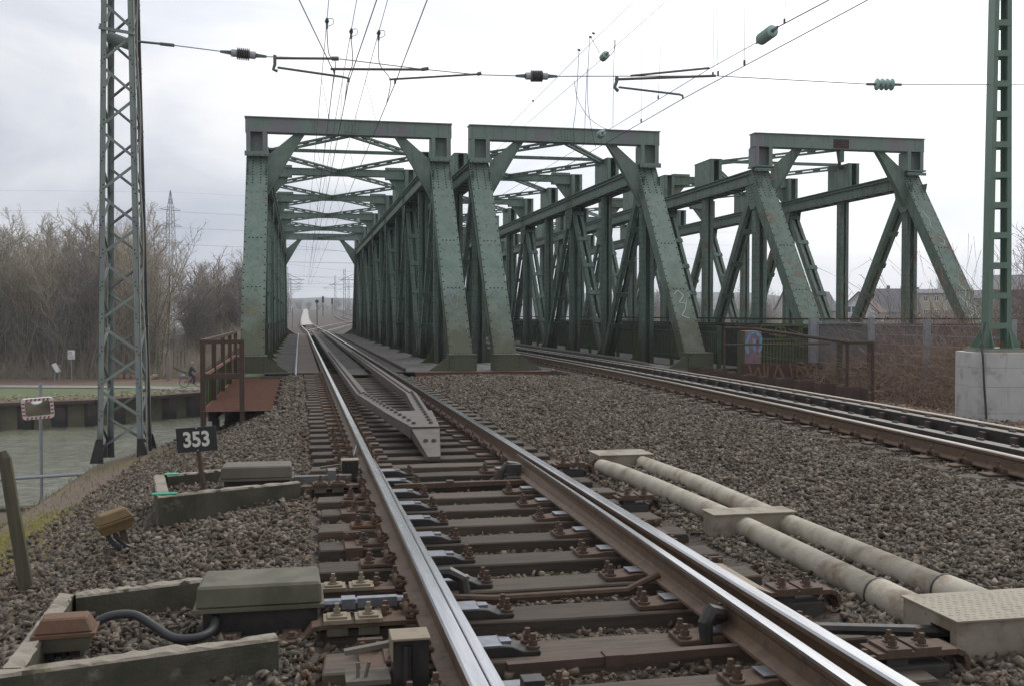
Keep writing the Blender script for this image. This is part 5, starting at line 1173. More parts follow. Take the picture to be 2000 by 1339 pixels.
for i in range(4):
    z = -.16 + i * .105
    for sx_ in (-1, 1): mb.prism([mw_(sx_ * .322, -.033, z - .024), mw_(sx_ * .387, -.033, z - .010), mw_(sx_ * .387, -.033, z + .034), mw_(sx_ * .322, -.033, z + .024)], fR @ Vector((0, .002, 0)))
mb.build('red_stripes', M['red'], mi_)
mm = bpy.data.materials.new('mirror'); mm.use_nodes = True; bb = mm.node_tree.nodes['Principled BSDF']; bb.inputs['Metallic'].default_value = 1; bb.inputs['Roughness'].default_value = .08; bb.inputs['Base Color'].default_value = (.55, .57, .6, 1)
mb = MB(); vs = []; fs = []
for i in range(7):
    for j in range(7): a, b_ = -.316 + .632 * i / 6, -.216 + .432 * j / 6; vs.append(mw_(a, -.005 - .05 * (1 - (a / .316) ** 2) * (1 - (b_ / .216) ** 2), b_))
for i in range(6):
    for j in range(6): fs.append((i * 7 + j, i * 7 + 7 + j, i * 7 + 8 + j, i * 7 + j + 1))
mb.add(vs, fs); mb.build('glass', mm, mi_, smooth=True)
MB().box(mp0.x - .05, mp0.x + .12, mp0.y + .02, mp0.y + .1, mp0.z - .05, mp0.z + .05).build('clamp', M['grey'], mi_)
rp0, rp1 = PD(-60, 940, 27.5), PD(190, 924, 27.5)
rg = thing('pipe_rail', (rp0.x, rp0.y, -4.6), 'low grey pipe railing beside the mirror pole', 'railing'); MB().tube([rp0, rp1], .045, 8).build('rail', M['grey'], rg)
for f in (.1, .55, .98): p = rp0.lerp(rp1, f); MB().cyl((p.x, p.y, -4.6), p, .04, 6).build('post', M['grey'], rg)
def gz(x, y): return float(H(x, y))
sgn = PD(139, 742, 82); sgn.z = gz(sgn.x, sgn.y)
s1 = thing('notice_sign', sgn, 'white notice sign on a thin post beside the far path', 'sign'); MB().cyl(sgn, sgn + Vector((0, 0, 2.5)), .035, 6).build('post', M['grey'], s1)
mb = MB(); mb.box(sgn.x - .26, sgn.x + .26, sgn.y - .06, sgn.y - .04, sgn.z + 1.75, sgn.z + 2.45); mb.build('board', mat('notice_white', (.78, .78, .78), None), s1)
mb = MB(); mb.tube([(sgn.x - .08 + .11 * math.cos(a), sgn.y - .065, sgn.z + 2.22 + .11 * math.sin(a)) for a in np.linspace(0, 2 * math.pi, 12)], .02, 4); mb.build('red_ring', M['red'], s1); mb = MB(); [mb.box(sgn.x - .2, sgn.x + .18, sgn.y - .064, sgn.y - .06, sgn.z + 1.82 + i * .09, sgn.z + 1.86 + i * .09) for i in range(3)]; mb.build('text_lines', M['grey'], s1)
q = PD(111, 741, 81); q.z = gz(q.x, q.y); s2 = thing('info_board', q, 'tilted white information panel low beside the far path', 'sign')
mb = MB(); mb.bar(q + Vector((-.18, 0, .95)), q + Vector((.20, 0, 1.35)), .03, .03); mb.prism([q + Vector((-.42, -.05, 1.35)), q + Vector((-.05, -.05, .62 + .12)), q + Vector((.25, .05, .85)), q + Vector((-.12, .05, 1.5))], (.01, -.03, .02)); mb.build('panel', mat('panel_white', (.70, .71, .72), None), s2)
for a in (-.18, .12): MB().cyl(q + Vector((a, 0, 0)), q + Vector((a, 0, 1.0)), .035, 6).build('post', M['grey'], s2)
# logs
LW = mat('cut_wood', (.46, .33, .18), (.38, .26, .14), 8, .85)
for i, (u, v) in enumerate(((222, 734), (232, 733), (246, 732), (258, 733), (266, 732), (291, 728))):
    p = PD(u, v, 86 if i < 5 else 84); p.z = gz(p.x, p.y) + .2; rt = thing('log', p, ['short thick log with pale sawn end, leftmost in the row by the wood', 'pale sawn log, second from the left by the wood', 'pale round sawn log in the middle of the row by the wood', 'thin log with orange end, fourth in the row by the wood', 'sawn log at the right end of the row behind the lattice mast', 'single pale log just right of the lattice mast'][i], 'log', 'cut logs lying at the edge of the wood')
    MB().cyl(p + Vector((.1, 0, 0)), p + Vector((.3, 1.6, 0)), .23, 9).build('bark', M['bark'], rt); MB().cyl(p + Vector((.098, -.02, 0)), p + Vector((.1, 0, 0)), .2, 9).build('sawn_end', LW, rt)
for i, u in enumerate((299, 307, 316, 324, 338, 345, 352, 360)):
    p = PD(u, 720, 88); p.z = gz(p.x, p.y); h = 2.2 + .5 * math.sin(i * 2.1)
    o = MB().tube([p, p + Vector((.05, 0, h))], [.06, .045], 5).build('wooden_pale', M['wood']); tag(o, 'upright wooden pale in the row behind the cyclist', 'fence pale', 'wooden pales at the edge of the wood')
p = PD(328, 743, 83); p.z = gz(p.x, p.y); o = MB().box(p.x - .14, p.x + .14, p.y - .12, p.y + .12, p.z, p.z + 2.0).build('stone_post', M['twiggrey']); tag(o, 'grey square post left of the cyclist', 'post')
p = PD(345, 720, 83); o = MB().tube([PD(338, 716, 83), PD(362, 727, 82)], .09, 6).build('leaning_trunk', M['wood']); tag(o, 'slanting bare trunk just behind the cyclist', 'trunk')

# cyclist
cp_ = PD(374, 758, 75.5); cp_.z = gz(cp_.x, cp_.y) + .06; BX = Vector(cp_)
bk = thing('bicycle', cp_, 'red bicycle with rear basket ridden along the far path', 'bicycle')
def bc(x, y, z): return BX + Vector((x, y, z))
for x in (-.54, .54):
    wh = MB().tube([bc(x + .33 * math.cos(a), 0, .35 + .33 * math.sin(a)) for a in np.linspace(0, 2 * math.pi, 25)], .024, 6).build('wheel', M['black'], bk)
    mb = MB(); mb.tube([bc(x + .30 * math.cos(a), 0, .35 + .30 * math.sin(a)) for a in np.linspace(0, 2 * math.pi, 25)], .012, 5); [mb.tube([bc(x, 0, .35), bc(x + .3 * math.cos(a), 0, .35 + .3 * math.sin(a))], .004, 4) for a in np.linspace(0, 2 * math.pi, 13)]; mb.build('rim', M['inscap'], wh)
fr_ = mat('red_frame', (.30, .05, .05), None, rough=.4)
mb = MB()
for a, b_ in (((-.54, 0, .35), (-.05, 0, .32)), ((-.05, 0, .32), (-.18, 0, .85)), ((-.54, 0, .35), (-.17, 0, .78)), ((-.05, 0, .32), (.38, 0, .80)), ((-.12, 0, .55), (.37, 0, .86)), ((.54, 0, .35), (.36, 0, 1.0))): mb.tube([bc(*a), bc(*b_)], .02, 6)
mb.build('frame', fr_, bk); mb = MB(); mb.tube([bc(.36, 0, 1.0), bc(.36, 0, 1.06), bc(.30, -.22, 1.08), bc(.22, -.27, 1.06)], .014, 5); mb.tube([bc(.36, 0, 1.06), bc(.30, .22, 1.08), bc(.22, .27, 1.06)], .014, 5); mb.build('handlebar', M['inscap'], bk)
mb = MB(); mb.hexa([bc(-.33, -.10, .92), bc(-.05, -.03, .92), bc(-.05, .03, .92), bc(-.33, .10, .92), bc(-.32, -.09, .97), bc(-.05, -.03, .96), bc(-.05, .03, .96), bc(-.32, .09, .97)]); mb.build('saddle', M['black'], bk)
mb = MB(); mb.box(BX.x - .78, BX.x - .42, BX.y - .16, BX.y + .16, BX.z + .76, BX.z + .80); mb.tube([bc(-.6, 0, .77), bc(-.54, 0, .35)], .01, 4); mb.build('carrier', M['black'], bk)
for a, cc in (((-.78, -.5, .80, .95), (.62, .62, .66)), ((-.74, -.55, .95, 1.0), (.66, .5, .45))): MB().box(BX.x + a[0], BX.x + a[1], BX.y - .15, BX.y + .15, BX.z + a[2], BX.z + a[3]).build('basket', mat('basket', cc, (.08, .1, .3), 9), bk)
mb = MB(); mb.cyl(bc(-.05, -.05, .32), bc(-.05, .05, .32), .09, 10); mb.tube([bc(-.05, .06, .32), bc(.10, .08, .24)], .013, 4); mb.tube([bc(-.05, -.06, .32), bc(-.18, -.08, .41)], .013, 4); mb.build('crank', M['grey'], bk)
def skin_body(name, joints, edges, mats, parent_thing):
    me = bpy.data.meshes.new(name); me.from_pydata([tuple(j[0]) for j in joints], edges, []); ob = bpy.data.objects.new(name, me); C.objects.link(ob)
    sm = ob.modifiers.new('s', 'SKIN'); ss = ob.modifiers.new('u', 'SUBSURF'); ss.levels = 2; ss.render_levels = 2
    for i, j in enumerate(joints): me.skin_vertices[0].data[i].radius = (j[1], j[1] if len(j) < 3 else j[2])
    me.skin_vertices[0].data[0].use_root = True
    dg = bpy.context.evaluated_depsgraph_get(); dg.update(); m2 = bpy.data.meshes.new_from_object(ob.evaluated_get(dg)); bpy.data.objects.remove(ob); m2.materials.clear()
    for m in mats: m2.materials.append(m)
    return m2
J = [((-.20, 0, 1.00), .15), ((-.13, 0, 1.20), .15), ((-.04, 0, 1.42), .16), ((.0, 0, 1.55), .06), ((.03, 0, 1.64), .085), ((.045, 0, 1.74), .09), ((.05, 0, 1.80), .06),
     ((-.01, -.19, 1.44), .07), ((.14, -.25, 1.22), .055), ((.30, -.25, 1.10), .042), ((.36, -.24, 1.08), .04), ((-.01, .19, 1.44), .07), ((.14, .25, 1.22), .055), ((.30, .25, 1.10), .042), ((.36, .24, 1.08), .04),
     ((-.16, -.11, .97), .10), ((.17, -.11, .84), .075), ((-.10, -.10, .47), .055), ((-.16, -.10, .43), .05), ((-.02, -.10, .40), .04), ((-.16, .11, .97), .10), ((.20, .11, .72), .075), ((.09, .10, .32), .055), ((.06, .10, .26), .05), ((.20, .10, .24), .04)]
E = [(0, 1), (1, 2), (2, 3), (3, 4), (4, 5), (5, 6), (2, 7), (7, 8), (8, 9), (9, 10), (2, 11), (11, 12), (12, 13), (13, 14), (0, 15), (15, 16), (16, 17), (17, 18), (18, 19), (0, 20), (20, 21), (21, 22), (22, 23), (23, 24)]
m2 = skin_body('person', J, E, [mat('dark_clothes', (.022, .028, .034), (.035, .04, .045), 8, .9), mat('skin', (.42, .27, .21), None)], None)
for p in m2.polygons:
    c = p.center; p.material_index = 1 if (c.z > 1.57 or (c.x > .31 and c.z > 1.0)) else 0; p.use_smooth = True
po = bpy.data.objects.new('person', m2); C.objects.link(po); po.location = BX; tag(po, 'grey haired person in dark coat riding the bicycle on the far path', 'person'); ORG[po.name] = Vector(BX)
mb = MB(); vs = []
for i in range(5):
    for j in range(10): a = 2 * math.pi * j / 10; t_ = i / 4 * math.pi * .55; vs.append((BX.x + .03 + .115 * math.sin(t_) * math.cos(a), BX.y + .105 * math.sin(t_) * math.sin(a), BX.z + 1.735 + .115 * math.cos(t_)))
mb.add(vs, [(i * 10 + j, i * 10 + (j + 1) % 10, i * 10 + 10 + (j + 1) % 10, i * 10 + 10 + j) for i in range(4) for j in range(10)]); mb.build('hair', mat('grey_hair', (.30, .29, .28), None), po)

# ------------------------------------------------------------------ bare trees
def tubes_np(segs, n=3):
    """segs: list of (p0,p1,r0,r1) -> verts, faces"""
    a = np.array([s[0] for s in segs]); b_ = np.array([s[1] for s in segs]); r0 = np.array([s[2] for s in segs]); r1 = np.array([s[3] for s in segs])
    d = b_ - a; d /= np.linalg.norm(d, axis=1, keepdims=True) + 1e-9; ref = np.where(np.abs(d[:, 2:3]) > .9, [[1., 0, 0]], [[0, 0, 1.]])
    u = np.cross(d, ref); u /= np.linalg.norm(u, axis=1, keepdims=True); w = np.cross(d, u); V = []
    for p, r in ((a, r0), (b_, r1)):
        for j in range(n): t_ = 2 * math.pi * j / n; V.append(p + (u * math.cos(t_) + w * math.sin(t_)) * r[:, None])
    V = np.stack(V, 1); m = len(segs); base = np.arange(m)[:, None] * 2 * n; F = []
    for j in range(n): k = (j + 1) % n; F.append(base + np.array([[j, k, n + k, n + j]]))
    return V.reshape(-1, 3), np.concatenate(F, 0)
def np_mesh(name, V, F, m):
    me = bpy.data.meshes.new(name); me.vertices.add(len(V)); me.vertices.foreach_set('co', np.asarray(V, np.float32).ravel()); k = F.shape[1]
    me.loops.add(F.size); me.loops.foreach_set('vertex_index', F.ravel().astype(np.int32)); me.polygons.add(len(F)); me.polygons.foreach_set('loop_start', np.arange(0, F.size, k, dtype=np.int32)); me.polygons.foreach_set('loop_total', np.full(len(F), k, np.int32))
    me.materials.append(m); me.update(calc_edges=True); me.validate(); return me
def grow(seed, nst, Hh, spread, kind):
    r = random.Random(seed); trunk = []; tw = []
    def rv(s_): return Vector((r.gauss(0, s_), r.gauss(0, s_), r.gauss(0, s_)))
    def twig(p, d, L, depth):
        n = 3 if depth else 2; q = p.copy()
        for i in range(n):
            d = (d + rv(.16) + Vector((0, 0, .06))).normalized(); q2 = q + d * (L / n); rr = max(.009, (.02 if depth else .012) * (1 - i / n * .5)); tw.append((tuple(q), tuple(q2), rr, rr * .75))
            if depth:
                for _ in range(depth + 1): twig(q2 if r.random() < .6 else q.lerp(q2, .5), (d + rv(.5)).normalized(), L * r.uniform(.32, .55), depth - 1)
            q = q2
    for s_ in range(nst):
        a = r.uniform(0, 6.28); p = Vector((r.gauss(0, .35) * (nst > 1), r.gauss(0, .35) * (nst > 1), -.3)); tilt = r.uniform(.03, spread); d = Vector((math.cos(a) * tilt, math.sin(a) * tilt, 1)).normalized(); L = Hh * r.uniform(.72, 1.0); n = 9; R0 = L * (.010 if nst > 1 else .017)
        for i in range(n):
            d = (d + rv(.055) + Vector((0, 0, .03))).normalized(); q = p + d * (L / n); f0, f1 = 1 - i / n, 1 - (i + 1) / n; trunk.append((tuple(p), tuple(q), max(.013, R0 * f0), max(.010, R0 * f1)))
            if i >= (1 if kind == 'scrub' else 2):
                for _ in range(3 if kind == 'scrub' else 4):
                    o_ = r.uniform(0, 6.28); up = r.uniform(.35, 1.1); bd = (Vector((math.cos(o_), math.sin(o_), up)) + d * .35).normalized(); twig(p.lerp(q, r.random()), bd, L * r.uniform(.09, .2) * (1.15 - .45 * i / n) * (1 if kind == 'scrub' else 1.5), 1 if kind == 'scrub' else 2)
            p = q
    return trunk, tw
PROTO = []
for i, (nst, Hh, sp_, kind, tm) in enumerate(((9, 12, .30, 'scrub', 'twig'), (11, 11, .42, 'scrub', 'twig'), (7, 13, .22, 'scrub', 'twigred'), (1, 12, .05, 'tree', 'twig'), (2, 11, .25, 'tree', 'twiggrey'), (13, 6, .6, 'scrub', 'twigred'))):
    a, b_ = grow(40 + i, nst, Hh, sp_, kind); V, F = tubes_np(a, 5); V2, F2 = tubes_np(b_, 3); PROTO.append((np_mesh('trunk', V, F, M['bark']), np_mesh('crown', V2, F2, M[tm]), Hh))
def tree(u, d, k, height, label, group, rz=None, wide=1.0, name='bare_tree', z=None):
    p = PD(u, 700, d); zz_ = gz(p.x, p.y) if z is None else z; t_, c_, Hh = PROTO[k]; s_ = height / Hh
    o = bpy.data.objects.new(name, None); C.objects.link(o); o.location = (p.x, p.y, zz_); o.rotation_euler = (0, 0, random.uniform(0, 6.28) if rz is None else rz); o.scale = (s_ * wide, s_ * wide, s_); tag(o, label, 'tree', group)
    inst('trunk', t_, o); inst('crown', c_, o); return o
# height of the wood's top edge over the picture's width (pixel row of the tops)
tops_u = [-120, 0, 60, 150, 200, 300, 330, 350, 362, 400, 440, 470]; tops_v = [450, 440, 438, 420, 425, 425, 470, 540, 535, 505, 490, 520]
def want(u, d): return (615 - np.interp(u, tops_u, tops_v)) * d / FPX + HC + 3.8
def wlab(u, row):
    zone = 'left of the notice sign' if u < 100 else 'above the notice sign' if u < 185 else 'behind the lattice mast' if u < 285 else 'below the pylon'
    return f"tall bare tree in the {row} row of the wood, {zone}"
u = -110; i = 0
while u < 300:
    d = random.uniform(86.5, 93); tree(u, d, (0, 2, 1, 3, 0, 1, 4)[i % 7], float(want(u, d)) * random.uniform(.82, 1.03), wlab(u, 'front'), 'bare trees of the wood', wide=1.0); u += random.uniform(9, 17); i += 1
for i in range(46):
    u = random.uniform(-120, 298); d = random.uniform(95, 118); tree(u, d, random.choice((0, 1, 2, 3, 4)), float(want(u, d)) * random.uniform(.8, 1.03), wlab(u, 'deeper'), 'bare trees of the wood', wide=1.1)
for i in range(26):
    u = random.uniform(372, 500); d = random.uniform(97, 135); tree(u, d, random.choice((4, 4, 1, 5, 3)), float(want(u, d)) * random.uniform(.62, .92), 'rounded grey brown bare tree between the pylon and the left bridge', 'bare trees left of the bridge', wide=1.2)
# undergrowth: one mass nobody could count
def brush(name, pts, label, m, Lr, r0, n_seg=3, up=.9, kind='stuff', spread=.6, cat='undergrowth'):
    segs = []
    for (x, y, z, sc) in pts:
        d = Vector((random.gauss(0, spread), random.gauss(0, spread), up)).normalized(); p = Vector((x, y, z)); L = random.uniform(*Lr) * sc
        for i in range(n_seg):
            d = (d + Vector((random.gauss(0, .25), random.gauss(0, .25), random.gauss(-.05, .15)))).normalized(); q = p + d * (L / n_seg); segs.append((tuple(p), tuple(q), r0 * (1 - .25 * i), r0 * (1 - .25 * (i + 1)))); p = q
    V, F = tubes_np(segs, 3); o = bpy.data.objects.new(name, np_mesh(name, V, F, m)); C.objects.link(o); tag(o, label, cat, kind=kind); return o
pts = []
for i in range(7500):
    u = random.uniform(-130, 500); d = 85.3 + abs(random.gauss(0, 7)); p = PD(u, 700, d)
    if p.x < -4.5: pts.append((p.x, p.y, gz(p.x, p.y), random.uniform(.5, 1.4)))
brush('undergrowth', pts, 'dense brown undergrowth at the foot of the wood', M['twig'], (.8, 3.6), .014, 4, 1.0, spread=.45)
# background mass behind the first rows of trees
pts = []
for i in range(6500):
    u = random.uniform(-160, 470); d = random.uniform(112, 150); hh = float(want(u, d)) * random.uniform(.2, .72) * (.45 if 318 < u < 380 else 1); p = PD(u, 700, d); pts.append((p.x, p.y, gz(p.x, p.y) + hh * random.uniform(0, .6), hh / 6))
brush('far_wood', pts, 'grey brown mass of bare trees deeper in the wood', M['twiggrey'], (2.0, 4.0), .035, 3, 1.1, spread=.5, cat='wood')

# ------------------------------------------------------------------ pylon
pd_ = PD(335, 700, 400); pyl = thing('power_pylon', (pd_.x, pd_.y, -3), 'distant lattice power pylon with three crossarms above the wood', 'pylon')
def py_w(z): return float(np.interp(z, [-3, 29, 41, 49], [2.6, 1.25, 1.0, .05]))
legs = [(-1, -1), (1, -1), (1, 1), (-1, 1)]; pr = Matrix.Rotation(R(35), 3, 'Z')
def pyp(a, b_, z): return Vector((pd_.x, pd_.y, z)) + pr @ Vector((a * py_w(z), b_ * py_w(z), 0))
pm = mat('pylon_steel', (.06, .065, .07), None)
zs = [-3, 3, 8, 13, 17.5, 21.5, 25, 28, 30.5, 33, 35.5, 38, 40.5, 43, 46, 49]
for a, b_ in legs: MB().tube([pyp(a, b_, z) for z in zs], .11, 4).build('leg', pm, pyl)
mb = MB()
for z0_, z1_ in zip(zs, zs[1:]):
    for j in range(4): a, b_ = legs[j], legs[(j + 1) % 4]; mb.tube([pyp(*a, z0_), pyp(*b_, z1_)], .055, 3); mb.tube([pyp(*b_, z0_), pyp(*a, z1_)], .055, 3)
mb.build('lattice', pm, pyl)
ad_ = (pr @ Vector((1, 0, 0))).normalized()
for z, hw_ in ((29, 4.6), (35.4, 4.6), (41.5, 4.2)):
    mb = MB(); c = Vector((pd_.x, pd_.y, z))
    for s_ in (-1, 1):
        tip = c + ad_ * s_ * hw_
        for o_ in (-1, 1): mb.tube([c + ad_ * s_ * .8 + Vector((-ad_.y, ad_.x, 0)) * o_ * .9, tip], .09, 4); mb.tube([c + ad_ * s_ * .8 + Vector((0, 0, 1.3)), tip], .07, 4)
    mb.build('crossarm', pm, pyl)
for j, (z, s_) in enumerate(((29, -1), (29, 1), (35.4, -1), (35.4, 1), (41.5, -1), (41.5, 1), (49, 0))):
    a = Vector((pd_.x, pd_.y, z - .6)) + ad_ * s_ * 4.7; e1 = a + Vector((-260, -70, -6)); e2 = a + Vector((260, 40, -1))
    o = MB().tube([e1, e1.lerp(a, .5) - Vector((0, 0, 3)), a, e2.lerp(a, .5) - Vector((0, 0, 2)), e2], .03, 3).build('power_line', M['wirethin']); tag(o, 'thin power line crossing the sky at the distant pylon', 'power line', 'power lines at the pylon')

# ------------------------------------------------------------------ houses and far trees, right
def house(u, d, w, dp_, eave, ridge, gable, wall, roof, label, wins, rz=0, z=-3.2, chim=True):
    c = PD(u, 650, d); ang = -math.atan2(c.x, c.y) + R(rz); root = bpy.data.objects.new('house', None); C.objects.link(root); root.location = (c.x, c.y, z); root.rotation_euler = (0, 0, ang); tag(root, label, 'house', 'houses beyond the bridges')
    ORG[root.name] = Vector((0, 0, 0)); E_, Rg = eave - z, ridge - z; h2 = w / 2
    mb = MB()
    if gable: mb.prism([(-h2, 0, 0), (h2, 0, 0), (h2, 0, E_), (0, 0, Rg), (-h2, 0, E_)], (0, dp_, 0))
    else: mb.prism([(-h2, 0, 0), (-h2, dp_, 0), (-h2, dp_, E_), (-h2, dp_ / 2, Rg), (-h2, 0, E_)], (w, 0, 0))
    recalc(mb.build('wall', wall, root)); mb = MB(); t_ = .25
    if gable:
        for s_ in (-1, 1): mb.hexa([(s_ * (h2 + .5), -.4, E_ - .5), (0, -.4, Rg), (0, dp_ + .3, Rg), (s_ * (h2 + .5), dp_ + .3, E_ - .5), (s_ * (h2 + .5), -.4, E_ - .5 + t_), (0, -.4, Rg + t_), (0, dp_ + .3, Rg + t_), (s_ * (h2 + .5), dp_ + .3, E_ - .5 + t_)])
    else:
        for y0_, y1_ in ((-.5, dp_ / 2), (dp_ + .5, dp_ / 2)): mb.hexa([(-h2 - .3, y0_, E_ - .3), (h2 + .3, y0_, E_ - .3), (h2 + .3, y1_, Rg), (-h2 - .3, y1_, Rg), (-h2 - .3, y0_, E_ - .3 + t_), (h2 + .3, y0_, E_ - .3 + t_), (h2 + .3, y1_, Rg + t_), (-h2 - .3, y1_, Rg + t_)])
    rf = recalc(mb.build('roof', roof, root))
    if chim: MB().box(h2 * .35, h2 * .35 + .7, dp_ / 2 - .3, dp_ / 2 + .4, Rg - 1, Rg + 1.1).build('chimney', M['rustred'], rf)
    for (x, zz_, ww, hh) in wins:
        wo = MB().box(x - ww / 2, x + ww / 2, -.06, .05, zz_ - z - hh / 2, zz_ - z + hh / 2).build('window', M['white'], root)
        for o_ in (-ww * .24, ww * .24): MB().box(x + o_ - ww * .19, x + o_ + ww * .19, -.08, -.06, zz_ - z - hh * .4, zz_ - z + hh * .4).build('pane', mat_win, wo)
    return root
mat_win = mat('window_glass', (.06, .075, .10), None, rough=.1)
Wc = lambda c: mat('render_wall', c, tuple(x * .88 for x in c), .4, .9)
Rr = mat('red_roof', (.20, .085, .06), (.26, .12, .085), .8, .9); Rd = mat('dark_roof', (.13, .125, .13), (.16, .15, .155), .8, .9); Rb = mat('brown_roof', (.12, .075, .06), (.16, .10, .08), .8, .9)
house(1592, 225, 10, 12, 2.2, 6.2, False, Wc((.42, .40, .37)), Rd, 'house with dark roof left of the white gabled house', [(-2.5, 0, 1.2, 1.4)], 20)
house(1676, 188, 6.6, 10, 2.0, 5.3, True, Wc((.62, .62, .60)), Rb, 'white gabled house with double window behind the right bridge', [(-1.2, 2.3, 1.6, 1.3), (1.6, -.3, 1.1, 1.3)], -8)
house(1722, 235, 8.5, 14, 3.0, 7.0, True, Wc((.55, .55, .55)), Rr, 'white gabled house with red roof, behind the dark slate roof', [(.3, 4.2, .9, 1.1)], 4)
house(1760, 245, 18, 9, 4.5, 6.8, False, Wc((.40, .38, .36)), Rr, 'long house with red roof between two bridge members', [(-4, 2.5, 1, 1.2)], 0)
house(1752, 200, 8.5, 8, 1.9, 6.2, False, Wc((.34, .32, .31)), Rd, 'dark slate roofed house with a tall hipped front', [(-3.3, .6, .8, 1.3), (-2.0, .6, .8, 1.3), (3.8, .6, .8, 1.3)], 14, chim=False)
house(1818, 230, 16, 10, 6.2, 6.9, False, Wc((.42, .375, .27)), Rd, 'long beige apartment building with rows of windows', [(-5.5 + i * 2.2, zz_, .9, 1.3) for i in range(6) for zz_ in (4.9, 1.9)], -4)
house(1935, 240, 26, 10, 5.2, 6.9, False, Wc((.30, .29, .29)), Rd, 'long grey building behind the right mast', [(-9, 4.0, .9, 1.2), (-6, 4.0, .9, 1.2), (2, 3.2, .9, 1.2)], 0)
house(1992, 150, 7, 9, 5.0, 7.0, False, Wc((.26, .25, .25)), Rd, 'grey house at the right edge of the picture', [], 10, chim=False)
for i in range(95):
    u = random.uniform(1290, 2080); d = random.uniform(105, 185); k = random.choice((1, 4, 5, 4)); tree(u, d, k, random.uniform(3.2, 5.4) + (1.4 if u < 1520 or u > 1840 else 0), 'low hazy bare tree before the houses', 'low bare trees before the houses', wide=1.8, z=-3.2)
for i in range(26):
    u = random.uniform(1280, 1540) if i < 14 else random.uniform(1830, 2060); d = random.uniform(255, 330); tree(u, d, random.choice((3, 4, 0)), random.uniform(10.5, 14.5), 'tall hazy bare tree on the horizon behind the houses', 'bare trees on the horizon', wide=1.1, z=-3.2)
for i, u in enumerate((1832, 1840, 1848, 1856, 1864, 1872)): tree(u, 280, 3, random.uniform(14, 16.5), 'slim bare poplar in the row above the beige building', 'row of bare poplars', wide=.5, z=-3.2)
tree(1968, 24.5, 4, 4.4, 'young bare tree rising behind the right mast', None, rz=1.0, z=-.9)
# ------------------------------------------------------------------ beyond the bridge
for i in range(34):
    y = random.uniform(255, 430); x = -3.2 - random.uniform(0, 1) ** 1.5 * 9; t_, c_, Hh = PROTO[random.choice((0, 2, 3, 4))]; h = random.uniform(6.5, 10.5) * (1 if y < 330 else .8); o = bpy.data.objects.new('bare_tree', None); C.objects.link(o); o.location = (x, y, gz(x, y) - .2); s_ = h / Hh; o.scale = (s_, s_, s_); o.rotation_euler = (0, 0, random.uniform(0, 6.28)); tag(o, 'hazy bare tree left of the track beyond the bridge', 'tree', 'bare trees beyond the bridge'); inst('trunk', t_, o); inst('crown', c_, o)
for i in range(46):
    y = random.uniform(470, 640); x = random.uniform(-6, 60); t_, c_, Hh = PROTO[random.choice((0, 3, 4, 1))]; h = random.uniform(3.5, 6.5); o = bpy.data.objects.new('bare_tree', None); C.objects.link(o); o.location = (x, y, gz(x, y) - .2); s_ = h / Hh; o.scale = (s_ * 2.2, s_ * 2.2, s_); tag(o, 'far blue grey bare tree on the horizon beyond the bridge', 'tree', 'far trees beyond the bridge')
    inst('trunk', t_, o); inst('crown', c_, o)
fm_ = mat('far_mast_steel', (.11, .12, .125), None)
lat = MB()
for a in (-.3, .3):
    for b_ in (-.3, .3): lat.bar((a, b_, 0), (a * .6, b_ * .6, 11), .07, .07, (0, 1, 0))
for i in range(14):
    z = i * .78
    for b_ in (-.28, .28): s_ = 1 if i % 2 else -1; lat.bar((-.27 * s_, b_ * .9, z), (.27 * s_, b_ * .9, z + .78), .045, .045, (0, 1, 0))
LATM = lat.mesh('lattice_body', fm_); cmb_ = MB(); cmb_.tube([(0, 0, 7.2), (3.6, 0, 7.3)], .045, 5); cmb_.tube([(0, 0, 8.6), (3.0, 0, 7.3)], .03, 4); cmb_.tube([(3.2, 0, 7.2), (2.0, 0, 6.3)], .025, 4); CANT = cmb_.mesh('cantilever', fm_)
for j, (x, y, rz) in enumerate([(-2.7, y, 0) for y in (190, 235, 290, 350)] + [(15.6, y, math.pi) for y in (160, 215, 280, 340)] + [(21.5, y, math.pi) for y in (130, 190, 250, 320)] + [(10.3, y, math.pi) for y in (185, 245, 310)]):
    o = bpy.data.objects.new('far_mast', None); C.objects.link(o); o.location = (x, y, float(railrise(y)) - .3); tag(o, 'thin far lattice mast beside the tracks beyond the bridge', 'mast', 'far overhead line masts'); inst('lattice_body', LATM, o); inst('cantilever', CANT, o, rot=(0, 0, rz))
for j, (y, x0, x1) in enumerate(((120, -3.6, 21), (175, -3.6, 21), (240, -3.6, 24), (300, -3.6, 26))):
    zb = float(railrise(y)); o = MB().tube([(x0, y, 7.2 + zb), (x1, y, 7.0 + zb)], .016, 4).tube([(x0, y, 9.4 + zb), ((x0 + x1) / 2, y, 8.0 + zb), (x1, y, 9.2 + zb)], .01, 4).build('far_span', fm_); tag(o, 'thin far span wire across the tracks beyond the bridge', 'span wire', 'far span wires')
def signal(u, vb, vt, d, label, disc):
    b_ = PD(u, vb, d); t_ = PD(u, vt, d); rt = thing('signal', b_, label, 'signal', 'far signals'); MB().cyl(b_ - Vector((0, 0, 1)), t_, .06, 6).build('post', M['oil'], rt)
    if disc: MB().cyl(t_ + Vector((0, -.1, 0)), t_ + Vector((0, .1, 0)), .22, 14).build('disc', M['oil'], rt)
    else: MB().box(t_.x - .2, t_.x + .2, t_.y - .2, t_.y + .2, t_.z - 1.2, t_.z).build('head', M['oil'], rt)
signal(619.3, 618, 589, 125, 'black round disc signal on a thin post beyond the bridge', True); signal(631, 608, 579, 200, 'dark upright signal head right of the disc signal', False); signal(649, 606, 583, 230, 'smaller dark signal head at the far right inside the bridge opening', False)
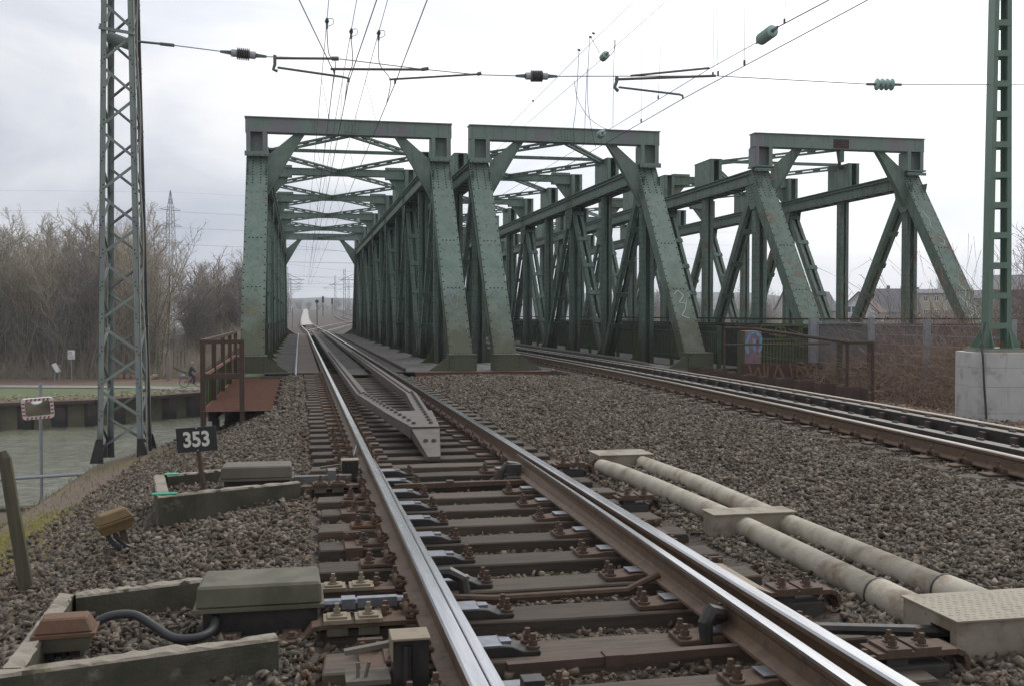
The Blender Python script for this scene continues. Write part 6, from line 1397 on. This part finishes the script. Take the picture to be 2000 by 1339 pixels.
q = PD(571.5, 612, 118); q.z = 0; rt = thing('white_board', q, 'small white board on a post left of the track beyond the bridge', 'sign'); MB().cyl((q.x, q.y, -1), (q.x, q.y, 2.2), .06, 6).build('post', M['grey'], rt); q2 = PD(571.5, 598, 118); MB().box(q2.x - .14, q2.x + .14, q2.y - .05, q2.y, q2.z - .2, q2.z + .2).build('board', M['white'], rt)
# ridge on the horizon
mb = MB(); vs = []; n_ = 60
for i in range(n_):
    x = -1150 + 2300 * i / (n_ - 1); h = 22 + 7 * math.sin(i * .37) + 3 * math.sin(i * 1.3) + 5 * math.sin(i * .11)
    vs += [(x, 780, -6), (x, 900, h * .85), (x, 1050, h * .85 + 4), (x, 1280, -6)]
mb.add(vs, [(4 * i + k, 4 * i + 4 + k, 4 * i + 5 + k, 4 * i + 1 + k) for i in range(n_ - 1) for k in range(3)]); tag(mb.build('hill', mat('far_hill', (.075, .085, .075), (.10, .10, .085), .02, .95), smooth=True), kind='structure')

# ------------------------------------------------------------------ brambles, dry grass, litter
pts = []
for i in range(3800):
    x = random.uniform(13.7, 21); y = random.uniform(19.5, 27.6)
    hgt = .35 + 1.25 * np.clip((x - 13.4) / 2.2, 0, 1)
    if x < 15 and y > 24.5 and random.random() < .7: continue
    if (x - 13.85) ** 2 + (y - 18.7) ** 2 < 1.4: continue
    pts.append((x, y, gz(x, y), float(hgt) * random.uniform(.6, 1.2)))
brush('bramble_thicket', pts, 'tangle of reddish brown brambles along the mesh fence', M['bramble'], (1.0, 2.6), .012, 6, .8, spread=.55, cat='brambles')
pts = []
for i in range(3200):
    x = random.uniform(13.4, 20); y = random.uniform(19.0, 27.6); k = .8 + .55 * float(np.clip((x - 13.4) / 2, 0, 1)); pts.append((x, y, gz(x, y) + random.uniform(0, .9) * k * .9, k))
brush('bramble_twigs', pts, 'fine twigs filling the bramble thicket', M['bramble'], (.3, .9), .005, 3, .3, spread=1.0, cat='brambles')
pts = [(random.uniform(14.6, 19.5), random.uniform(20, 26.5), -.75, random.uniform(.6, 1.1)) for i in range(420)]
brush('bramble_canes', pts, 'long pale arching canes rising out of the bramble thicket', mat('pale_canes', (.33, .24, .17), (.40, .31, .22), 4, .8, island=.3), (1.2, 2.0), .011, 7, .9, spread=.5, cat='brambles')
pts = [(13.95 + random.gauss(0, .45), 24.6 + random.gauss(0, .6), -.72, random.uniform(.5, 1.2)) for i in range(170)]
brush('dry_stalks', pts, 'bunch of pale dry stalks in front of the lettered plate', M['straw'], (.6, 1.2), .012, 3, .9, spread=.7, cat='dry stalks')
def blades(name, spots, L, w, m, label, cat):
    V = []; F = []
    for (x, y, z) in spots:
        a = random.uniform(0, 6.28); l = random.uniform(*L); b_ = len(V); lean = random.uniform(.2, 1.3); dx, dy = math.cos(a) * lean * l, math.sin(a) * lean * l; px, py = -math.sin(a) * w, math.cos(a) * w
        V += [(x - px, y - py, z), (x + px, y + py, z), (x + dx * .5 + px * .7, y + dy * .5 + py * .7, z + l * .6), (x + dx * .5 - px * .7, y + dy * .5 - py * .7, z + l * .6), (x + dx + px * .2, y + dy + py * .2, z + l * .75), (x + dx - px * .2, y + dy - py * .2, z + l * .75)]
        F += [(b_, b_ + 1, b_ + 2, b_ + 3), (b_ + 3, b_ + 2, b_ + 4, b_ + 5)]
    o = bpy.data.objects.new(name, np_mesh(name, np.array(V), np.array(F), m)); C.objects.link(o); tag(o, label, cat, kind='stuff'); return o
sp_ = []
for i in range(2300):
    y = random.uniform(5, 19.5); x = random.uniform(-5.0, -1.75) - max(0, random.gauss(0, .2)); xl = float(np.interp(y, [5, 10, 19], [-2.0, -2.0, -2.0]))
    if x > xl and random.random() < .75: continue
    sp_.append((x, y, gz(x, y) - .01))
blades('dry_grass', sp_, (.03, .16), .0035, M['straw'], 'dry straw coloured grass on the canal bank slope', 'dry grass')
sp_ = [(random.uniform(-1.9, 0), random.uniform(4, 18), 0) for i in range(160)]; sp_ = [(x, y, gz(x, y)) for x, y, z in sp_]
blades('grass_wisps', sp_, (.04, .12), .002, M['straw'], 'few dry grass wisps among the left gravel', 'dry grass')
mossm = mat('yellow_moss', (.15, .125, .018), (.11, .105, .025), 9, .95, island=.3, bump=.4, bscale=60)
V = []; F = []
for i in range(1500):
    c = random.choice(((-2.55, 8.2, .5), (-2.6, 10.3, .5), (-2.75, 12.0, .6), (-2.35, 9.2, .45), (-2.9, 11.2, .5))); x = random.gauss(c[0], c[2] * .5); y = random.gauss(c[1], c[2]); z = gz(x, y); r_ = random.uniform(.015, .05); b_ = len(V)
    for j in range(5): a = 2 * math.pi * j / 5; V.append((x + r_ * math.cos(a), y + r_ * math.sin(a), z - .01))
    V.append((x, y, z + r_ * .55)); F += [(b_ + j, b_ + (j + 1) % 5, b_ + 5) for j in range(5)]
o = bpy.data.objects.new('moss_cushions', np_mesh('moss_cushions', np.array(V), np.array(F), mossm)); C.objects.link(o); tag(o, 'yellow green moss cushions on the bank slope', 'moss', kind='stuff')
leafm = mat('dead_leaves', (.19, .105, .06), (.27, .185, .12), 20, .9, island=.45)
V = []; F = []
for i in range(9000):
    x = random.uniform(10.7, 19); y = random.uniform(12, 26.5); z = gz(x, y) + random.uniform(.0, .05); a = random.uniform(0, 6.28); r_ = random.uniform(.025, .055); b_ = len(V); t1, t2 = random.uniform(-.5, .5), random.uniform(-.5, .5)
    for dx, dy in ((-1, 0), (0, -.55), (1, 0), (0, .55)): px, py = r_ * (dx * math.cos(a) - dy * math.sin(a)), r_ * (dx * math.sin(a) + dy * math.cos(a)); V.append((x + px, y + py, z + px * t1 + py * t2 + .02))
    F.append((b_, b_ + 1, b_ + 2, b_ + 3))
o = bpy.data.objects.new('dead_leaves', np_mesh('dead_leaves', np.array(V), np.array(F), leafm)); C.objects.link(o); tag(o, 'brown dead leaves covering the ground right of the second track', 'leaves', kind='stuff')
# leaves on the far verge
V = []; F = []
for i in range(7000):
    x = random.uniform(-45, -4); y = float(ywall(x)) + abs(random.gauss(0, 2.2)) + .3; z = gz(x, y) + .02; r_ = random.uniform(.05, .12); a = random.uniform(0, 6.28); b_ = len(V)
    for dx, dy in ((-1, 0), (0, -.6), (1, 0), (0, .6)): px, py = r_ * (dx * math.cos(a) - dy * math.sin(a)), r_ * (dx * math.sin(a) + dy * math.cos(a)); V.append((x + px, y + py, z + random.uniform(0, .08)))
    F.append((b_, b_ + 1, b_ + 2, b_ + 3))
o = bpy.data.objects.new('fallen_leaves', np_mesh('fallen_leaves', np.array(V), np.array(F), mat('pale_leaves', (.27, .21, .14), (.20, .14, .09), 3, .9, island=.4))); C.objects.link(o); tag(o, 'pale fallen leaves on the grass verge above the far wall', 'leaves', kind='stuff')

# ------------------------------------------------------------------ ballast stones
def rock(npts, seed):
    r = random.Random(seed); bm = bmesh.new()
    for i in range(npts):
        v = Vector((r.uniform(-1, 1), r.uniform(-1, 1), r.uniform(-1, 1))); v /= max(abs(v.x), abs(v.y), abs(v.z)); v *= .62 + .30 / v.length; f = r.uniform(.8, 1.0); bm.verts.new((v.x * .55 * f, v.y * .40 * f, v.z * .23 * f))
    res = bmesh.ops.convex_hull(bm, input=bm.verts); bmesh.ops.delete(bm, geom=[g for g in res['geom_interior'] if isinstance(g, bmesh.types.BMVert)], context='VERTS'); bmesh.ops.triangulate(bm, faces=bm.faces); bm.verts.index_update()
    V = np.array([v.co[:] for v in bm.verts]); F = np.array([[v.index for v in f.verts] for f in bm.faces]); bm.free(); return V, F
ROCK_N = [rock(9, 100 + i) for i in range(16)]; ROCK_F = [rock(8, 200 + i) for i in range(10)]
def blocked(x, y):
    b_ = np.zeros(len(x), bool)
    ks = np.round((y - SLY[0]) / .587); ds = np.abs(y - (SLY[0] + ks * .587))
    b_ |= (x > .11) & (x < 2.66) & (ds < .15) & (y < 27.5)
    b_ |= (np.abs(x - XL) < .10) | (np.abs(x - XR) < .10)
    b_ |= (np.abs(x - (XL + .2)) < .10) & (y < 9.8) & (ds < .12)
    x2_ = np.interp(y, [0, 4, 9, 14, 19, 24, 29, 36, 500], [6.7, 6.95, 7.38, 7.72, 7.96, 8.08, 8.12, 8.13, 8.13]); b_ |= np.abs(x - x2_) < .66; b_ |= np.abs(np.abs(x - x2_) - .7525) < .10
    for (a0, a1, c0, c1) in ((2.84, 3.64, 4.08, 4.54), (2.78, 3.42, 6.70, 6.94), (2.92, 3.52, 9.98, 10.4), (-.52, .12, 5.15, 5.54), (-.70, -.05, 9.22, 9.62), (.36, .53, 4.18, 4.38)): b_ |= (x > a0) & (x < a1) & (y > c0) & (y < c1)
    px1 = np.interp(y, [4.5, 6.75, 6.95, 8.6, 9.35, 9.9], [3.01, 3.03, 3.04, 3.0, 2.92, 2.93]); px2 = np.interp(y, [4.5, 6.75, 6.95, 8.6, 10.02], [3.42, 3.36, 3.36, 3.40, 3.38]); yin = (y > 4.5) & (y < 10); b_ |= yin & ((np.abs(x - px1) < .085) | (np.abs(x - px2) < .085))
    def wall(ax, ay, bx_, by_, t_):
        d = np.array([bx_ - ax, by_ - ay]); L_ = np.hypot(*d); d = d / L_; s_ = (x - ax) * d[0] + (y - ay) * d[1]; n_ = -(x - ax) * d[1] + (y - ay) * d[0]
        lo, hi = min(0, t_) - .02, max(0, t_) + .02; return (s_ > -.02) & (s_ < L_ + .02) & (n_ > lo) & (n_ < hi)
    b_ |= wall(-1.2, 4.5, -.115, 4.74, -.085) | wall(-1.115, 4.52, -1.15, 5.72, .085) | wall(-1.15, 5.72, -.5, 5.86, -.085) | wall(-1.14, 8.72, -.03, 9.12, -.10) | wall(-1.04, 8.76, -1.22, 9.95, .10) | wall(-1.22, 9.95, -.62, 10.2, -.09)
    b_ |= (x > 9.95) & (y > 17.6) & (x > 10.4); b_ |= (x < -.3) & (x < -.45) & (y > 19.6)
    return b_
def stones(name, d0, d1, dens, lib, size, label, m, xlim=(-2.6, 11.2), seed=1, extra=None):
    g = np.random.default_rng(seed); y0_, y1_ = max(1.8, d0 * .9), min(27.85, d1 * 1.12); n = int((xlim[1] - xlim[0]) * (y1_ - y0_) * dens); x = g.uniform(*xlim, n); y = g.uniform(y0_, y1_, n)
    d = y * ct + x * st; la = x * ct - y * st; u_ = 1000 + FPX * la / np.maximum(d, .1); v_ = 615 + FPX * 1.6 / np.maximum(d, .1)
    keep = (d >= d0) & (d < d1) & (u_ > -220) & (u_ < 2220) & (v_ < 1560) & ~blocked(x, y)
    edge = np.interp(y, [0, 9, 17, 19, 30], [-2.2, -2.2, -1.9, -1.6, -.6]); keep &= x > edge - np.abs(g.normal(0, .45, n))
    if extra is not None: keep &= extra(x, y)
    x, y = x[keep], y[keep]; n = len(x); sz = size * np.clip(np.exp(g.normal(0, .30, n)), .5, 1.55); z = H(x, y) + g.uniform(-.35, .55, n) * sz * .6
    q = g.normal(size=(n, 4)); q[:, 1:3] *= .55; q /= np.linalg.norm(q, axis=1, keepdims=True); w, a, b_, c = q.T
    Rm = np.stack([1 - 2 * (b_ * b_ + c * c), 2 * (a * b_ - c * w), 2 * (a * c + b_ * w), 2 * (a * b_ + c * w), 1 - 2 * (a * a + c * c), 2 * (b_ * c - a * w), 2 * (a * c - b_ * w), 2 * (b_ * c + a * w), 1 - 2 * (a * a + b_ * b_)], -1).reshape(n, 3, 3)
    pick = g.integers(0, len(lib), n); Vs = []; Fs = []; off = 0
    for k, (V, F) in enumerate(lib):
        idx = np.where(pick == k)[0]; m_ = len(idx)
        if not m_: continue
        P3 = np.einsum('nij,vj->nvi', Rm[idx] * sz[idx][:, None, None], V) + np.stack([x[idx], y[idx], z[idx]], -1)[:, None, :]
        Vs.append(P3.reshape(-1, 3)); Fs.append((F[None] + (np.arange(m_) * len(V))[:, None, None] + off).reshape(-1, 3)); off += m_ * len(V)
    o = bpy.data.objects.new(name, np_mesh(name, np.concatenate(Vs), np.concatenate(Fs), m)); C.objects.link(o); tag(o, label, 'ballast', kind='stuff'); return n
trk = lambda x, y: (x > .0) & (x < 2.75)
off_ = lambda x, y: ~trk(x, y)
n1_ = stones('ballast_stones', 2.6, 8.5, 1250, ROCK_N, .051, 'coarse brown grey ballast stones nearest the camera', M['stone'], seed=1, extra=off_)
n1_ += stones('ballast_stones', 2.6, 14, 1150, ROCK_N, .050, 'rust stained ballast stones between the sleepers of the left track', M['stone_rusty'], seed=5, extra=trk)
n2_ = stones('ballast_stones', 8.5, 15.5, 900, ROCK_F, .054, 'ballast stones in the middle distance between the tracks', M['stone'], seed=2, extra=lambda x, y: off_(x, y) | (y > 13.8))
n3_ = stones('ballast_stones', 15.5, 30, 430, ROCK_F, .062, 'ballast stones in front of the bridge ends', M['stone'], seed=3)
stones('pale_stones', 14, 24, 500, ROCK_F, .07, 'pale grey stones along the low wavy wall', M['stonegrey'], xlim=(9.6, 10.45), seed=4)
fines = mat('fines', (.20, .17, .135), (.12, .10, .08), 30, .95, island=.6)
stones('stone_chips', 2.6, 12, 420, ROCK_F, .022, 'small pale stone chips lying on the ballast', fines, seed=8)
print('stones', n1_, n2_, n3_, 'tris', sum(len(o.data.polygons) for o in C.objects if o.type == 'MESH' and o.get('kind') == 'stuff'))

# ------------------------------------------------------------------ haze
hz = MB().box(-1250, 1250, -80, 1320, -9, 62).build('haze', None); hz.data.materials.clear()
hm = bpy.data.materials.new('haze_air'); hm.use_nodes = True; hn = hm.node_tree; hn.nodes.remove(hn.nodes['Principled BSDF']); pv = hn.nodes.new('ShaderNodeVolumePrincipled'); pv.inputs['Density'].default_value = .00058; pv.inputs['Color'].default_value = (.86, .91, .99, 1); pv.inputs['Anisotropy'].default_value = .2
hn.links.new(pv.outputs[0], hn.nodes['Material Output'].inputs['Volume']); hz.data.materials.append(hm); tag(hz, 'thin haze filling the air over the whole scene', 'haze', kind='stuff')
